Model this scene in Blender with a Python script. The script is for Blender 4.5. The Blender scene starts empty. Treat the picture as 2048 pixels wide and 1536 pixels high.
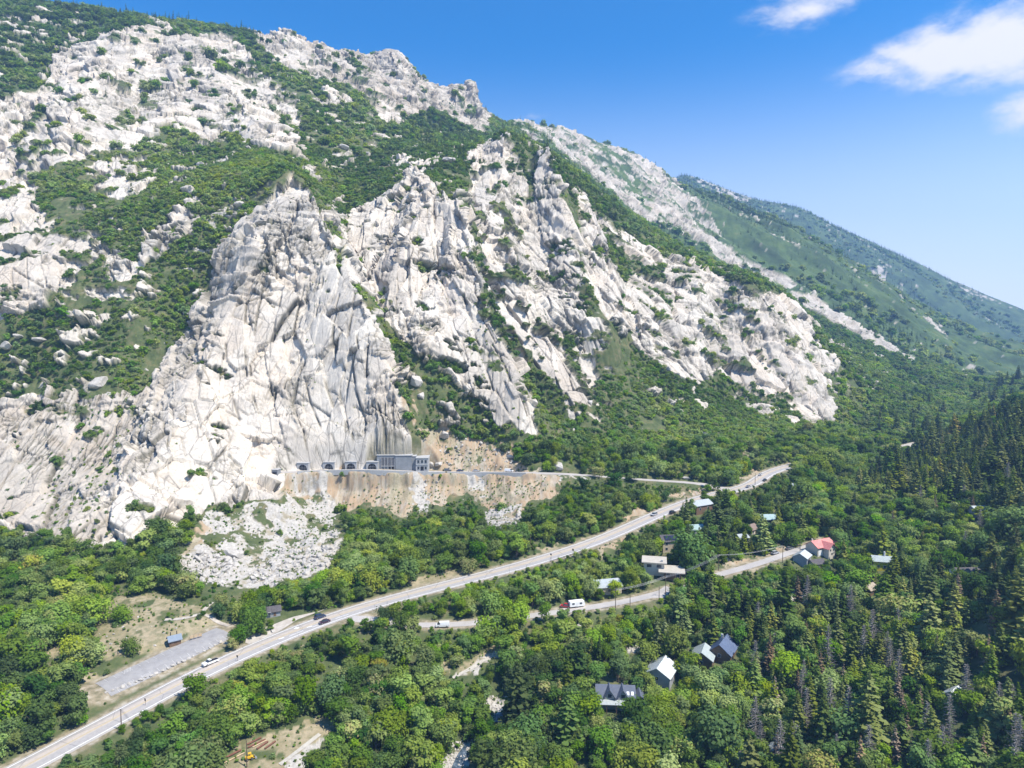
import bpy, math, random
HAZE = 0.00015
import numpy as np
R = math.radians
rng = np.random.default_rng(7)
random.seed(7)
SC = bpy.context.scene
COL = SC.collection
# ------------------------------------------------------------------ camera
CZ, PIT, FPX = 112.0, R(3.0), 1365.0
SP, CP = math.sin(PIT), math.cos(PIT)
cam = bpy.data.cameras.new('camera'); camo = bpy.data.objects.new('camera', cam); COL.objects.link(camo)
cam.lens = 24.0; cam.sensor_width = 36.0; cam.clip_start = 1.0; cam.clip_end = 60000.0
camo.location = (0, 0, CZ); camo.rotation_euler = (R(90) - PIT, 0, 0)
SC.camera = camo

def ray(px, py):
    u = (px - 1024.0) / FPX; v = (768.0 - py) / FPX
    return u, CP + v * SP, -SP + v * CP
def wpt(px, py, Y=None, z=None):
    dx, dy, dz = ray(px, py)
    k = Y / dy if Y is not None else (z - CZ) / dz
    return dx * k, dy * k, CZ + dz * k
def project(x, y, z):
    z = z - CZ
    f = y * CP - z * SP; up = y * SP + z * CP
    return 1024 + FPX * x / f, 768 - FPX * up / f
# ------------------------------------------------------------------ numpy noise
def _h(ix, iy, iz, s):
    h = (ix.astype(np.int64) * 374761393 + iy.astype(np.int64) * 668265263 + iz.astype(np.int64) * 2147483647 + s * 974711) & 0xFFFFFFFF
    h = ((h ^ (h >> 13)) * 1274126177) & 0xFFFFFFFF
    h = ((h ^ (h >> 16)) * 2246822519) & 0xFFFFFFFF
    return (h ^ (h >> 15)) & 0xFFFFFF
def hsh(ix, iy, iz, s=0):
    return _h(ix, iy, iz, s) / float(0xFFFFFF)
def vnoise2(x, y, s=0):
    ix = np.floor(x); iy = np.floor(y); fx = x - ix; fy = y - iy
    fx = fx * fx * fx * (fx * (fx * 6 - 15) + 10); fy = fy * fy * fy * (fy * (fy * 6 - 15) + 10)
    z = np.zeros_like(ix)
    a = hsh(ix, iy, z, s); b = hsh(ix + 1, iy, z, s); c = hsh(ix, iy + 1, z, s); d = hsh(ix + 1, iy + 1, z, s)
    return (a + (b - a) * fx) + ((c + (d - c) * fx) - (a + (b - a) * fx)) * fy
def fbm2(x, y, o=4, s=0, g=0.5):
    t = 0; a = 1; n = 0
    for k in range(o):
        t = t + a * vnoise2(x * 2 ** k + 17.3 * k, y * 2 ** k - 9.1 * k, s + k); n += a; a *= g
    return t / n
def vnoise3(x, y, z, s=0):
    ix = np.floor(x); iy = np.floor(y); iz = np.floor(z)
    fx = x - ix; fy = y - iy; fz = z - iz
    fx = fx * fx * (3 - 2 * fx); fy = fy * fy * (3 - 2 * fy); fz = fz * fz * (3 - 2 * fz)
    r = 0
    for dz in (0, 1):
        wz = fz if dz else 1 - fz
        for dy in (0, 1):
            wy = fy if dy else 1 - fy
            for dx in (0, 1):
                wx = fx if dx else 1 - fx
                r = r + hsh(ix + dx, iy + dy, iz + dz, s) * wx * wy * wz
    return r
def worley_blocks(x, y, z, s=0, jit=0.85):
    """nearest jittered cell: returns a random offset, a tilted-plane term, and the gap to the second cell"""
    bx = np.floor(x - 0.5); by = np.floor(y - 0.5); bz = np.floor(z - 0.5)
    f1 = np.full(x.shape, 9e9); f2 = f1.copy(); hh = np.zeros(x.shape); pl = np.zeros(x.shape)
    for i in (0, 1):
        for j in (0, 1):
            for k in (0, 1):
                cx = bx + i; cy = by + j; cz = bz + k
                h0 = _h(cx, cy, cz, s)
                r1 = (h0 & 0xFF) / 255.0; r2 = ((h0 >> 8) & 0xFF) / 255.0; r3 = ((h0 >> 16) & 0xFF) / 255.0
                ddx = x - (cx + 0.5 + (r1 - 0.5) * jit); ddy = y - (cy + 0.5 + (r2 - 0.5) * jit); ddz = z - (cz + 0.5 + (r3 - 0.5) * jit)
                d = ddx * ddx + ddy * ddy + ddz * ddz
                h1 = _h(cx, cy, cz, s + 77)
                q0 = (h1 & 0x3F) / 63.0; q1 = ((h1 >> 6) & 0x3F) / 63.0 - 0.5; q2 = ((h1 >> 12) & 0x3F) / 63.0 - 0.5; q3 = ((h1 >> 18) & 0x3F) / 63.0 - 0.5
                p = q1 * ddx + q2 * ddy + q3 * ddz
                m = d < f1
                f2 = np.where(m, f1, np.minimum(f2, d)); hh = np.where(m, q0, hh); pl = np.where(m, p, pl)
                f1 = np.where(m, d, f1)
    return hh - 0.5, pl, np.sqrt(f2) - np.sqrt(f1)
def sstep(a, b, x):
    t = np.clip((x - a) / (b - a), 0, 1); return t * t * (3 - 2 * t)
# ------------------------------------------------------------------ large shape of the land
# surveyed points: where each is seen, and how far off (Y) or how high (z) it lies
SURV_Z = [(60,1530,-8.5),(245,1430,-5.8),(421,1335,-3),(600,1262,0),(800,1195,3.3),(1000,1145,7.3),(1150,1103,11),(1300,1037,16),(1400,1000,19.5),(1500,978,22.5),(1545,945,25.5),(1585,932,27.5),
 (300,1330,-2),(200,1370,-3),(440,1275,0),(400,1240,3),(230,1220,5),(60,1300,0),(0,1400,-2),(130,1100,14),(0,1010,24),(0,1200,8),(300,1090,14),(380,1020,24),(560,990,28),
 (700,1040,13),(820,1045,13),(950,1030,14),(1080,1005,22),(560,1060,12),(600,1150,6),(465,1100,10),(640,1090,9),(500,1200,3),(900,1100,10),(1000,1080,13),(1200,1010,20),
 (885,1250,-1),(1100,1225,1),(1230,1205,2),(1320,1190,3),(1440,1145,6),(1560,1110,8),(1640,1085,10),(1000,1400,-13),(900,1530,-16),(1230,1400,-11),(1320,1350,-11),(1420,1310,-9),
 (1600,1160,2),(1590,1250,-3),(1750,1130,5),(1700,1500,-12),(1500,1500,-15),(500,1500,-12),(620,1460,-11),(960,1330,-8),(800,1400,-11),(1300,1500,-16),(1700,1300,-3),(1850,1250,4),
 (1935,1145,13),(1500,1060,11),(1398,1015,18),(1330,1095,9),(1325,1140,6),(1212,1175,3),(300,1536,-12)]
SURV_Y = [(600,945,425),(700,942,427),(850,943,430),(1050,945,432),(1250,955,437),(1390,962,446),
 (2048,1530,185),(2048,1200,240),(2048,1000,330),(2048,850,480),(2048,800,600),(1750,960,480),(1900,870,620),(2040,765,1000),(1900,800,900),(1840,885,620),(2048,730,1500),(1700,930,520),(1650,1000,430),(1850,1000,390),(1950,930,450),
 (1200,900,470),(1400,860,540),(1600,860,580),(1750,810,750),(1900,760,1050),(1600,820,650),(1400,760,620),(1050,860,470),(1200,800,540),(820,900,440),(900,880,455),(1650,800,690),(1500,800,640),
 (580,365,570),(830,355,640),(920,420,610),(1010,290,760),(1095,340,720),(1160,390,740),(1250,500,730),(1400,530,800),(1600,620,800),(1500,620,720),(1300,640,640),(1150,620,600),(1000,620,540),(1050,480,650),
 (400,400,560),(200,500,520),(0,630,470),(0,330,620),(300,340,640),(300,700,462),(150,850,420),(100,1000,378),(450,600,490),(600,700,464),(700,600,500),(480,850,432),(690,400,650),(0,800,432),(700,800,446),(760,620,520),(850,700,480),(600,850,436),
 (600,300,700),(750,300,770),(450,310,690),(900,300,820),(150,250,700),(400,200,800),(600,200,860),(100,120,820),(300,60,930),(450,120,920),(750,200,950),(900,260,1000),
 (0,16,1000),(160,26,1030),(300,54,1060),(420,62,1080),(560,80,1100),(650,110,1150),(740,130,1190),(790,126,1200),(850,186,1260),(930,196,1290),(972,248,1330),
 (1000,250,1420),(1040,262,1560),(1100,276,1700),(1215,314,1900),(1300,364,2000),(1340,384,2000),
 (1000,270,1150),(1100,320,1200),(1250,430,1150),(1400,540,1030),(1550,630,950),(1700,715,950),(1850,745,1050),(1120,290,1500),(1250,380,1550),(1400,450,1550),(1550,530,1450),(1700,610,1350),(1800,680,1300),(1950,740,1350),
 (1450,410,1960),(1560,462,1920),(1700,544,1880),(1850,630,1840),(1960,680,1840),(2048,716,1950),
 (1370,352,3300),(1480,394,3250),(1600,418,3150),(1700,469,3100),(1850,541,3050),(2000,614,3050),(2048,638,3050),(1800,590,2600),(1950,660,2500),(2040,692,2450)]
HID = []       # the far side of each ridge falls away: (px,py of the crest, Y, metres back, metres down)
for px, py, Y in [(0,-5,1000),(160,8,1030),(300,34,1060),(420,46,1080),(560,62,1100),(650,92,1150),(740,112,1190),(850,162,1260),(920,185,1290)]:
    HID.append((px, py, Y, 150, 70)); HID.append((px, py, Y, 300 if px > 900 else 420, 120 if px > 900 else 210))
for px, py, Y in [(1100,258,1700),(1215,293,1900),(1300,328,2000),(1450,388,1960),(1560,442,1920),(1700,522,1880),(1850,612,1840)]:
    HID.append((px, py, Y, 180, 110)); HID.append((px, py, Y, 480, 230))
for px, py, Y in [(1370,347,3300),(1600,412,3150),(1850,532,3050),(2048,625,3050)]:
    HID.append((px, py, Y, 400, 200)); HID.append((px, py, Y, 1500, 600))
pts = [wpt(a, b, z=c) for a, b, c in SURV_Z] + [wpt(a, b, Y=c) for a, b, c in SURV_Y]
for px, py, Y, bk, dn in HID:
    x, y, z = wpt(px, py, Y=Y); r = math.hypot(x, y); pts.append((x * (1 + bk / r), y * (1 + bk / r), z - dn))
# land beyond both sides of the view carries on alike
for px, py, Y in [(0,-5,1000),(0,330,620),(0,630,470),(0,800,432),(2048,1530,185),(2048,1200,240),(2048,1000,330),(2048,850,480),(2048,800,600),(2048,730,1500),(2048,625,3050)]:
    x, y, z = wpt(px, py, Y=Y); r = math.hypot(x, y); a = math.atan2(x, y); a += -R(12) if px == 0 else R(12)
    pts.append((r * math.sin(a), r * math.cos(a), z + (0.08 * r if px and Y < 1000 else 0)))
for px, py, z0 in [(0,1010,24),(0,1200,8),(0,1400,-2),(60,1530,-8)]:
    x, y, z = wpt(px, py, z=z0); r = math.hypot(x, y); a = math.atan2(x, y) - R(12); pts.append((r * math.sin(a), r * math.cos(a), z))
for a in (-50, -25, 0, 25, 50):
    pts.append((110 * math.sin(R(a)), 110 * math.cos(R(a)), -14 + (25 if a == 50 else 0)))
PTS = np.array(pts)
def pol(x, y):
    return np.arctan2(x, y) * 1.6, np.log(np.maximum(np.hypot(x, y), 1.0))
pa, ps = pol(PTS[:, 0], PTS[:, 1]); n = len(PTS)
def tps(d2): return 0.5 * d2 * np.log(d2 + 1e-12)
K = tps((pa[:, None] - pa) ** 2 + (ps[:, None] - ps) ** 2) + np.eye(n) * 2e-5
Pm = np.stack([np.ones(n), pa, ps], 1)
A = np.zeros((n + 3, n + 3)); A[:n, :n] = K; A[:n, n:] = Pm; A[n:, :n] = Pm.T
# heights are fitted as a slope seen from the camera's height, so near and far land weigh alike
W = np.linalg.solve(A, np.concatenate([(PTS[:, 2] - CZ) / np.hypot(PTS[:, 0], PTS[:, 1]), np.zeros(3)]))
NA, NS, A0, A1, S0, S1 = 520, 640, R(-52) * 1.6, R(52) * 1.6, math.log(90), math.log(9000)
ga = np.linspace(A0, A1, NA); gs = np.linspace(S0, S1, NS)
G = np.zeros((NS, NA))
for i in range(NS):
    d2 = (ga[:, None] - pa) ** 2 + (gs[i] - ps) ** 2
    G[i] = (tps(d2) @ W[:n] + W[n] + W[n + 1] * ga + W[n + 2] * gs[i]) * math.exp(gs[i]) + CZ
def bil(x, y):
    a, s = pol(x, y)
    fa = np.clip((a - A0) / (A1 - A0) * (NA - 1), 0, NA - 1.001); fs = np.clip((s - S0) / (S1 - S0) * (NS - 1), 0, NS - 1.001)
    ia = fa.astype(int); isx = fs.astype(int); ta = fa - ia; ts = fs - isx
    return (G[isx, ia] * (1 - ta) + G[isx, ia + 1] * ta) * (1 - ts) + (G[isx + 1, ia] * (1 - ta) + G[isx + 1, ia + 1] * ta) * ts
EXTRA = []      # later shaping: functions (x, y, z) -> z
def ground(x, y):
    x = np.asarray(x, float); y = np.asarray(y, float)
    z = bil(x, y)
    for f in EXTRA: z = f(x, y, z)
    return z
MARCH = np.exp(np.linspace(math.log(120), math.log(6500), 2600))
def seen(px, py):
    """where the line of sight through a picture point first meets the land (vectorised)"""
    px = np.atleast_1d(np.asarray(px, float)); py = np.atleast_1d(np.asarray(py, float))
    out = np.zeros((len(px), 3))
    for i in range(len(px)):
        dx, dy, dz = ray(px[i], py[i]); dl = math.hypot(dx, dy)
        t = MARCH / dl
        X = dx * t; Y = dy * t; Z = CZ + dz * t
        g = ground(X, Y); below = np.nonzero(Z < g)[0]
        if len(below) == 0: k = len(t) - 1; out[i] = X[k], Y[k], g[k]; continue
        k = below[0]
        if k == 0: out[i] = X[0], Y[0], g[0]; continue
        d0 = Z[k - 1] - g[k - 1]; d1 = g[k] - Z[k]; w = d0 / (d0 + d1 + 1e-9)
        tt = t[k - 1] + (t[k] - t[k - 1]) * w
        out[i] = dx * tt, dy * tt, CZ + dz * tt
    return out
# ------------------------------------------------------------------ buttresses, gullies and level ground
def seg_dist(x, y, P, pad):
    """distance to a polyline in plan, the running length along it, and only where near enough"""
    P = np.asarray(P)[:, :2]
    best = np.full(x.shape, 9e9); along = np.zeros(x.shape)
    sel = np.nonzero((x > P[:, 0].min() - pad) & (x < P[:, 0].max() + pad) & (y > P[:, 1].min() - pad) & (y < P[:, 1].max() + pad))[0]
    if len(sel) == 0: return sel, best[sel], along[sel]
    xs = x[sel]; ys = y[sel]; b = np.full(len(sel), 9e9); al = np.zeros(len(sel)); L = 0.0
    for i in range(len(P) - 1):
        ax, ay = P[i]; dx, dy = P[i + 1] - P[i]; l2 = dx * dx + dy * dy + 1e-9; l = math.sqrt(l2)
        t = np.clip(((xs - ax) * dx + (ys - ay) * dy) / l2, 0, 1)
        d = np.hypot(xs - ax - t * dx, ys - ay - t * dy); m = d < b
        b = np.where(m, d, b); al = np.where(m, L + t * l, al); L += l
    return sel, b, al
def resample(P, step):
    P = np.asarray(P, float); d = np.r_[0, np.cumsum(np.linalg.norm(np.diff(P[:, :2], axis=0), axis=1))]
    n = max(2, int(d[-1] / step) + 1); q = np.linspace(0, d[-1], n)
    return np.stack([np.interp(q, d, P[:, k]) for k in range(P.shape[1])], 1)
def smooth_line(P, step=4.0, it=12):
    P = resample(P, step)
    for _ in range(it):
        Q = P.copy(); Q[1:-1] = (P[:-2] + 2 * P[1:-1] + P[2:]) / 4; P = Q
    return P
FINS = [([(585,372),(650,480),(690,600),(740,720),(790,850)], 30, 24), ([(560,400),(500,600),(420,780),(330,950),(250,1050)], 40, 18),
 ([(838,360),(860,430),(800,560),(770,640)], 22, 17), ([(915,425),(940,560),(980,700),(1040,850)], 24, 24),
 ([(1010,295),(1000,400),(1010,520),(1060,640),(1120,760),(1160,820)], 25, 20), ([(1097,342),(1120,450),(1150,560),(1190,680)], 20, 26),
 ([(1160,395),(1210,520),(1240,660)], 20, 17), ([(1390,540),(1400,640),(1420,740)], 26, 14), ([(1480,560),(1560,680),(1640,800)], 40, 22),
 ([(690,420),(700,520),(760,640),(800,740),(850,830)], 18, -12), ([(1245,560),(1250,620),(1255,690)], 14, -10), ([(1020,660),(1060,740),(1090,800)], 16, -12),
 ([(1440,600),(1440,680),(1440,740)], 13, -9), ([(480,440),(400,560),(320,700)], 26, -10), ([(870,390),(890,480),(860,560)], 12, -8),
 ([(770,118),(785,145),(800,175)], 22, 13), ([(862,176),(870,196)], 17, 12), ([(903,184),(915,212)], 11, 16), ([(932,190),(945,222)], 9, 22), ([(952,215),(958,240)], 8, 14), ([(640,98),(650,120)], 14, 10), ([(690,104),(700,125)], 10, 9), ([(830,158),(838,175)], 9, 11), ([(560,54),(575,85)], 26, 12), ([(300,45),(290,80)], 24, 12), ([(250,60),(200,180),(120,300)], 45, 18), ([(370,70),(430,170),(520,280)], 45, 14), ([(780,108),(820,190),(850,230)], 40, 16), ([(915,180),(950,230)], 30, 14)]
fin_w = []
for pl, w, a in FINS:
    q = resample(np.array([(p[0], p[1]) for p in pl], float), 25)
    fin_w.append((seen(q[:, 0], q[:, 1]), w, a))
def f_fins(x, y, z):
    sh = x.shape; xf = x.ravel(); yf = y.ravel(); z = z.ravel().copy()
    for P, w, a in fin_w:
        s, d, al = seg_dist(xf, yf, P, w)
        if len(s): z[s] += a * np.maximum(0, 1 - d / w) ** 0.9 * ((.35 + .65 * np.clip(al / 45, 0, 1)) if w > 27 or a < 18 else 1)
    return z.reshape(sh)
EXTRA.append(f_fins)
def line_of(px_list, it=10, step=4.0):
    q = np.array(px_list, float); return smooth_line(seen(q[:, 0], q[:, 1]), step, it)
HIGHWAY = line_of([(-60,1592),(60,1530),(150,1481),(245,1430),(330,1384),(421,1336),(520,1292),(600,1258),(700,1222),(800,1194),(900,1168),(1000,1143),(1090,1117),(1150,1098),(1200,1080),(1260,1054),(1300,1035),(1350,1014),(1400,996),(1450,984),(1485,977),(1510,966),(1528,950),(1552,939),(1585,931)], 16)
_d = HIGHWAY[-1] - HIGHWAY[-8]; _d = _d / 7; HIGHWAY = np.vstack([HIGHWAY, [HIGHWAY[-1] + np.array([_d[0] * k + .06 * k * k, _d[1] * k - .02 * k * k, _d[2] * k]) for k in range(2, 9, 2)]])
SIDE = line_of([(700,1243),(745,1250),(800,1250),(885,1251),(960,1247),(1030,1236),(1100,1226),(1170,1217),(1230,1207),(1290,1196),(1340,1180),(1400,1160),(1460,1143),(1520,1127),(1570,1108),(1610,1096),(1650,1080)], 12)
BENCH = line_of([(560,945),(600,943),(700,940),(760,941),(860,945),(960,945),(1050,946),(1110,947),(1180,951),(1250,957),(1330,962),(1390,966),(1440,972),(1478,980)], 8)
FARROAD = line_of([(1800,896),(1835,886),(1870,880)], 4)
def parking_poly():
    return seen([198,225,330,430,470,520,446,400,300,240], [1374,1352,1305,1272,1256,1236,1268,1298,1348,1380])
ROADS = [(SIDE, 3.6, 12.0), (FARROAD, 5.0, 12.0), (BENCH, 4.2, 8.0)]
PARK_AX = line_of([(206,1376),(260,1352),(330,1318),(400,1284),(450,1262)], 6)
_b = seen([745, 775, 803, 830, 860], [944, 944, 944, 945, 945]); _b[:, 1] += 6.0; _b[:, 2] = np.interp(_b[:, 0], BENCH[:, 0], BENCH[:, 2]); ROADS.append((_b, 4.6, 7.0))
ROADS += [(PARK_AX, 7.0, 14.0), (HIGHWAY, 6.0, 19.0)]
def f_level(x, y, z):
    sh = x.shape; xf = x.ravel(); yf = y.ravel(); z = z.ravel().copy()
    for P, w, out in ROADS:
        s, d, al = seg_dist(xf, yf, P, out)
        if len(s) == 0: continue
        dl = np.r_[0, np.cumsum(np.linalg.norm(np.diff(P[:, :2], axis=0), axis=1))]
        zr = np.interp(al, dl, P[:, 2]); k = 1 - sstep(w, out, d)
        z[s] = z[s] * (1 - k) + zr * k
    return z.reshape(sh)
EXTRA.append(f_level)
# ------------------------------------------------------------------ zones of the land, outlined on the ground
def outline(pl, step=14):
    q = np.array(list(pl) + [pl[0]], float); q = resample(q, step)[:-1]
    return seen(q[:, 0], q[:, 1])[:, :2]
def inside(x, y, P):
    x = np.asarray(x, float); y = np.asarray(y, float); res = np.zeros(x.shape, bool)
    sel = np.nonzero((x > P[:, 0].min()) & (x < P[:, 0].max()) & (y > P[:, 1].min()) & (y < P[:, 1].max()))[0]
    if len(sel) == 0: return res
    xs = x[sel]; ys = y[sel]; c = np.zeros(len(sel), bool); j = len(P) - 1
    for i in range(len(P)):
        yi, yj = P[i, 1], P[j, 1]
        if yi != yj:
            t = (yi > ys) != (yj > ys)
            c ^= t & (xs < (P[j, 0] - P[i, 0]) * (ys - yi) / (yj - yi) + P[i, 0])
        j = i
    res[sel] = c; return res
# granite: outline, share of bare rock
ROCK = [([(1000,230),(1110,256),(1215,291),(1335,346),(1460,480),(1300,425),(1150,345),(1060,290)], .57), ([(590,560),(700,560),(760,680),(822,880),(838,930),(770,939),(590,941),(565,985),(480,1005),(440,960),(470,860),(530,720)], 1.45),
 ([(580,342),(615,380),(640,440),(690,560),(740,620),(790,760),(822,880),(830,908),(700,938),(585,946),(565,988),(480,1006),(385,1028),(300,1085),(180,1108),(150,1090),(215,960),(290,800),(380,640),(430,520),(500,430)], 1.08),
 ([(-60,1020),(-60,800),(100,790),(230,800),(290,790),(215,960),(190,1108),(150,1100),(60,1060)], .93), ([(-60,880),(60,860),(300,800),(240,960),(190,1105),(-60,1050)], .97),
 ([(830,334),(870,372),(925,420),(950,480),(965,560),(990,640),(1020,700),(1050,760),(1075,830),(1060,850),(1035,870),(990,850),(950,810),(900,770),(850,720),(780,660),(745,600),(690,560),(680,500),(700,430),(760,390)], .98),
 ([(1010,268),(1045,322),(1055,400),(1085,312),(1112,312),(1120,400),(1150,470),(1160,374),(1200,430),(1215,500),(1240,560),(1250,640),(1245,680),(1180,690),(1200,750),(1195,825),(1140,832),(1100,760),(1060,700),(1010,640),(970,560),(950,470),(940,400),(930,310),(960,290)], .9),
 ([(1250,560),(1330,540),(1380,530),(1450,560),(1560,590),(1620,640),(1640,700),(1680,722),(1655,790),(1670,828),(1620,850),(1560,800),(1480,770),(1430,742),(1400,768),(1330,732),(1270,690),(1245,640)], .95),
 ([(110,108),(250,58),(330,48),(370,73),(440,63),(490,93),(530,150),(590,190),(610,250),(580,312),(500,290),(470,260),(420,290),(330,250),(270,300),(200,310),(60,350),(-60,340),(-60,200),(90,180)], .93),
 ([(-60,310),(60,350),(70,400),(120,460),(200,460),(230,500),(150,560),(100,620),(-60,650)], .82),
 ([(180,330),(300,310),(320,360),(260,410),(200,400)], .62), ([(330,430),(400,390),(410,430),(330,500),(240,590),(200,610),(160,590),(240,500)], .72),
 ([(500,70),(560,52),(640,66),(740,86),(780,78),(820,112),(860,140),(930,150),(985,205),(975,272),(930,250),(880,220),(830,230),(800,260),(760,240),(700,170),(620,160),(560,130)], .92),
 ([(600,180),(700,190),(770,250),(760,270),(640,230)], .35),
 ([(1090,285),(1200,350),(1330,410),(1480,510),(1600,565),(1560,580),(1440,520),(1280,430),(1150,340)], .74), ([(1200,290),(1260,350),(1350,410),(1330,420),(1240,360)], .7),
 ([(1170,400),(1300,500),(1420,545),(1560,590),(1500,600),(1330,540),(1250,520)], .66),
 ([(1540,556),(1640,590),(1720,640),(1800,690),(1845,725),(1800,717),(1700,662),(1600,612)], .8), ([(1620,640),(1720,700),(1790,712),(1750,718),(1660,692)], .55),
 ([(1360,340),(1440,370),(1520,396),(1490,404),(1400,374)], .6), ([(800,320),(850,315),(880,340),(830,350),(780,365)], .7), ([(640,420),(690,395),(700,440),(670,520),(650,500)], .7),
 ([(1430,760),(1520,790),(1600,850),(1540,840),(1460,790)], .5), ([(1840,640),(1880,640),(1900,690),(1880,690)], .6), ([(1740,536),(1775,536),(1770,570),(1745,560)], .6),
 ([(1920,540),(2000,600),(1960,600),(1900,560)], .35), ([(1000,228),(1110,255),(1210,290),(1330,345),(1290,352),(1150,310)], .56), ([(1205,290),(1300,325),(1320,400),(1250,350)], .55), ([(-60,10),(140,12),(240,60),(100,100),(-60,120)], .3)]
PALE = [([(598,962),(640,958),(672,1000),(682,1042),(640,1012)], .8), ([(822,950),(852,950),(852,1000),(838,1030),(824,1000)], .75), ([(930,960),(960,955),(980,1000),(950,1010)], .45), ([(405,1030),(560,1000),(610,960),(650,1000),(690,1085),(660,1130),(560,1172),(450,1172),(345,1125),(430,1060)], .62), ([(1120,945),(1180,955),(1180,965),(1110,958)], .6), ([(960,1030),(1045,1010),(1040,1040),(980,1050)], .8),
 ([(980,1395),(1027,1395),(1020,1440),(990,1440)], .95), ([(870,1560),(885,1500),(940,1475),(955,1500),(910,1560)], .95), ([(1585,1190),(1612,1150),(1600,1210),(1575,1230)], .9), ([(1270,1300),(1305,1300),(1300,1316),(1272,1316)], .9),
 ([(900,1350),(960,1322),(1000,1302),(1010,1308),(930,1362)], .8), ([(560,1536),(640,1462),(660,1465),(600,1536)], .9), ([(290,1320),(200,1380),(480,1262),(460,1280)], .3)]
DIRT = [([(570,941),(700,937),(900,940),(1112,945),(1118,985),(1060,1000),(1035,1035),(985,1030),(968,1015),(935,992),(905,988),(890,1008),(860,1000),(830,1008),(815,1038),(795,1035),(765,1012),(730,1010),(700,1024),(685,1010),(660,1002),(640,985),(610,1000),(565,990)], 1.3), ([(405,1040),(560,1010),(690,1085),(660,1130),(560,1172),(450,1172),(345,1125)], .62), ([(835,858),(900,862),(960,880),(1025,905),(1050,942),(865,940)], 1.1), ([(770,790),(830,800),(850,860),(830,850)], .6),
 ([(180,1235),(250,1185),(330,1190),(440,1232),(475,1258),(300,1330),(190,1385),(150,1330),(215,1300)], .75), ([(430,1560),(480,1480),(640,1425),(680,1430),(640,1470),(560,1560)], .95), ([(870,1340),(1000,1295),(1015,1300),(920,1360)], .9),
 ([(1040,1105),(1150,1070),(1200,1076),(1280,1020),(1300,1028),(1200,1086),(1050,1122)], .75), ([(820,1160),(900,1140),(960,1146),(840,1182)], .6), ([(1195,1092),(1260,1060),(1280,1064),(1190,1110)], .6), ([(1320,985),(1410,975),(1400,990),(1320,1002)], .7),
 ([(1480,960),(1530,930),(1560,930),(1510,962)], .6), ([(90,1290),(120,1270),(130,1310),(100,1320)], .8), ([(140,1130),(165,1150),(150,1180),(130,1170)], .7), ([(690,1260),(760,1258),(740,1246)], .5), ([(640,1250),(690,1256),(560,1330),(520,1345)], .35),
 ([(1480,900),(1540,880),(1560,900),(1500,920)], .1), ([(1440,1125),(1560,1100),(1650,1085),(1640,1100),(1520,1140),(1440,1150)], .5), ([(1540,760),(1600,762),(1590,785),(1550,780)], .8),
 ([(330,1480),(230,1490),(240,1530),(360,1536)], .15), ([(1130,1260),(1180,1230),(1190,1236),(1140,1290)], .5)]
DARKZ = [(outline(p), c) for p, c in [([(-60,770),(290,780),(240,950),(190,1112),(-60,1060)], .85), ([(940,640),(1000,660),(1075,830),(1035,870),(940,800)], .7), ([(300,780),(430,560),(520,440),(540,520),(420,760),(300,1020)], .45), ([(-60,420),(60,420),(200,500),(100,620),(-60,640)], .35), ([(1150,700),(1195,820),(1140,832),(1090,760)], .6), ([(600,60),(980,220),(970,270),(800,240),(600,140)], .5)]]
ROCKZ = [(outline(p), c) for p, c in ROCK]; PALEZ = [(outline(p, 8), c) for p, c in PALE]; DIRTZ = [(outline(p, 8), c) for p, c in DIRT]
def zone(x, y, Z):
    v = np.zeros(x.shape)
    for P, c in Z:
        m = inside(x, y, P); v[m] = np.maximum(v[m], c)
    return v
def road_mask(x, y, extra=0.0):
    v = np.zeros(x.shape)
    for P, w, out in ROADS:
        s, d, al = seg_dist(x, y, P, w + extra + 4)
        v[s] = np.maximum(v[s], 1 - sstep(w + extra - (1.2 if w == 4.2 else 0), w + extra + (.3 if w == 4.2 else 2.5), d))
    return v
def cover(v, nz, soft=.05):
    """turn a share 0..1 and a noise field into a patchy mask"""
    thr = .5 + (0.5 - v) * .66
    return np.where(v > 0, sstep(thr - soft, thr + soft, nz), 0)
def masks(x, y, z):
    wx = x + (vnoise2(x / 9, y / 9, 3) - .5) * 9; wy = y + (vnoise2(x / 9, y / 9, 4) - .5) * 9
    nz = (fbm2((x + .25 * z) / 15, (z + .55 * y) / 11, 4, 11, .62) - .5) * 1.75 + .5
    r_ = np.hypot(x, y); fk = sstep(850, 1500, r_); ac = x * .66 + y * .75; dn = x * .75 - y * .66
    nz = nz * (1 - fk) + fk * ((.4 * fbm2(ac / 40, dn / 170, 4, 51, .62) + .6 * fbm2(ac / 12, dn / 20, 4, 53, .65) - .5) * 2.2 + .49)
    rk = cover(zone(wx, wy, ROCKZ), nz)
    n2 = (fbm2(x / 7, y / 7, 3, 21, .6) - .5) * 1.6 + .5
    sx = x + (wx - x) * .6 + (vnoise2(x / 2.5, y / 2.5, 13) - .5) * 4; sy = y + (wy - y) * .9 + (vnoise2(x / 2.5, y / 2.5, 14) - .5) * 4
    pa_ = cover(zone(sx, sy, PALEZ), n2); di = cover(zone(sx, sy, DIRTZ), n2)
    rm = road_mask(x, y)
    lone = sstep(.80 + .05 * fk, .86 + .05 * fk, nz) * (z > 60) * .9 * (rk < .5)          # scattered outcrops in the brush
    rk = np.maximum(rk, lone) * (1 - rm)
    return rk, pa_, di, rm
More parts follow.
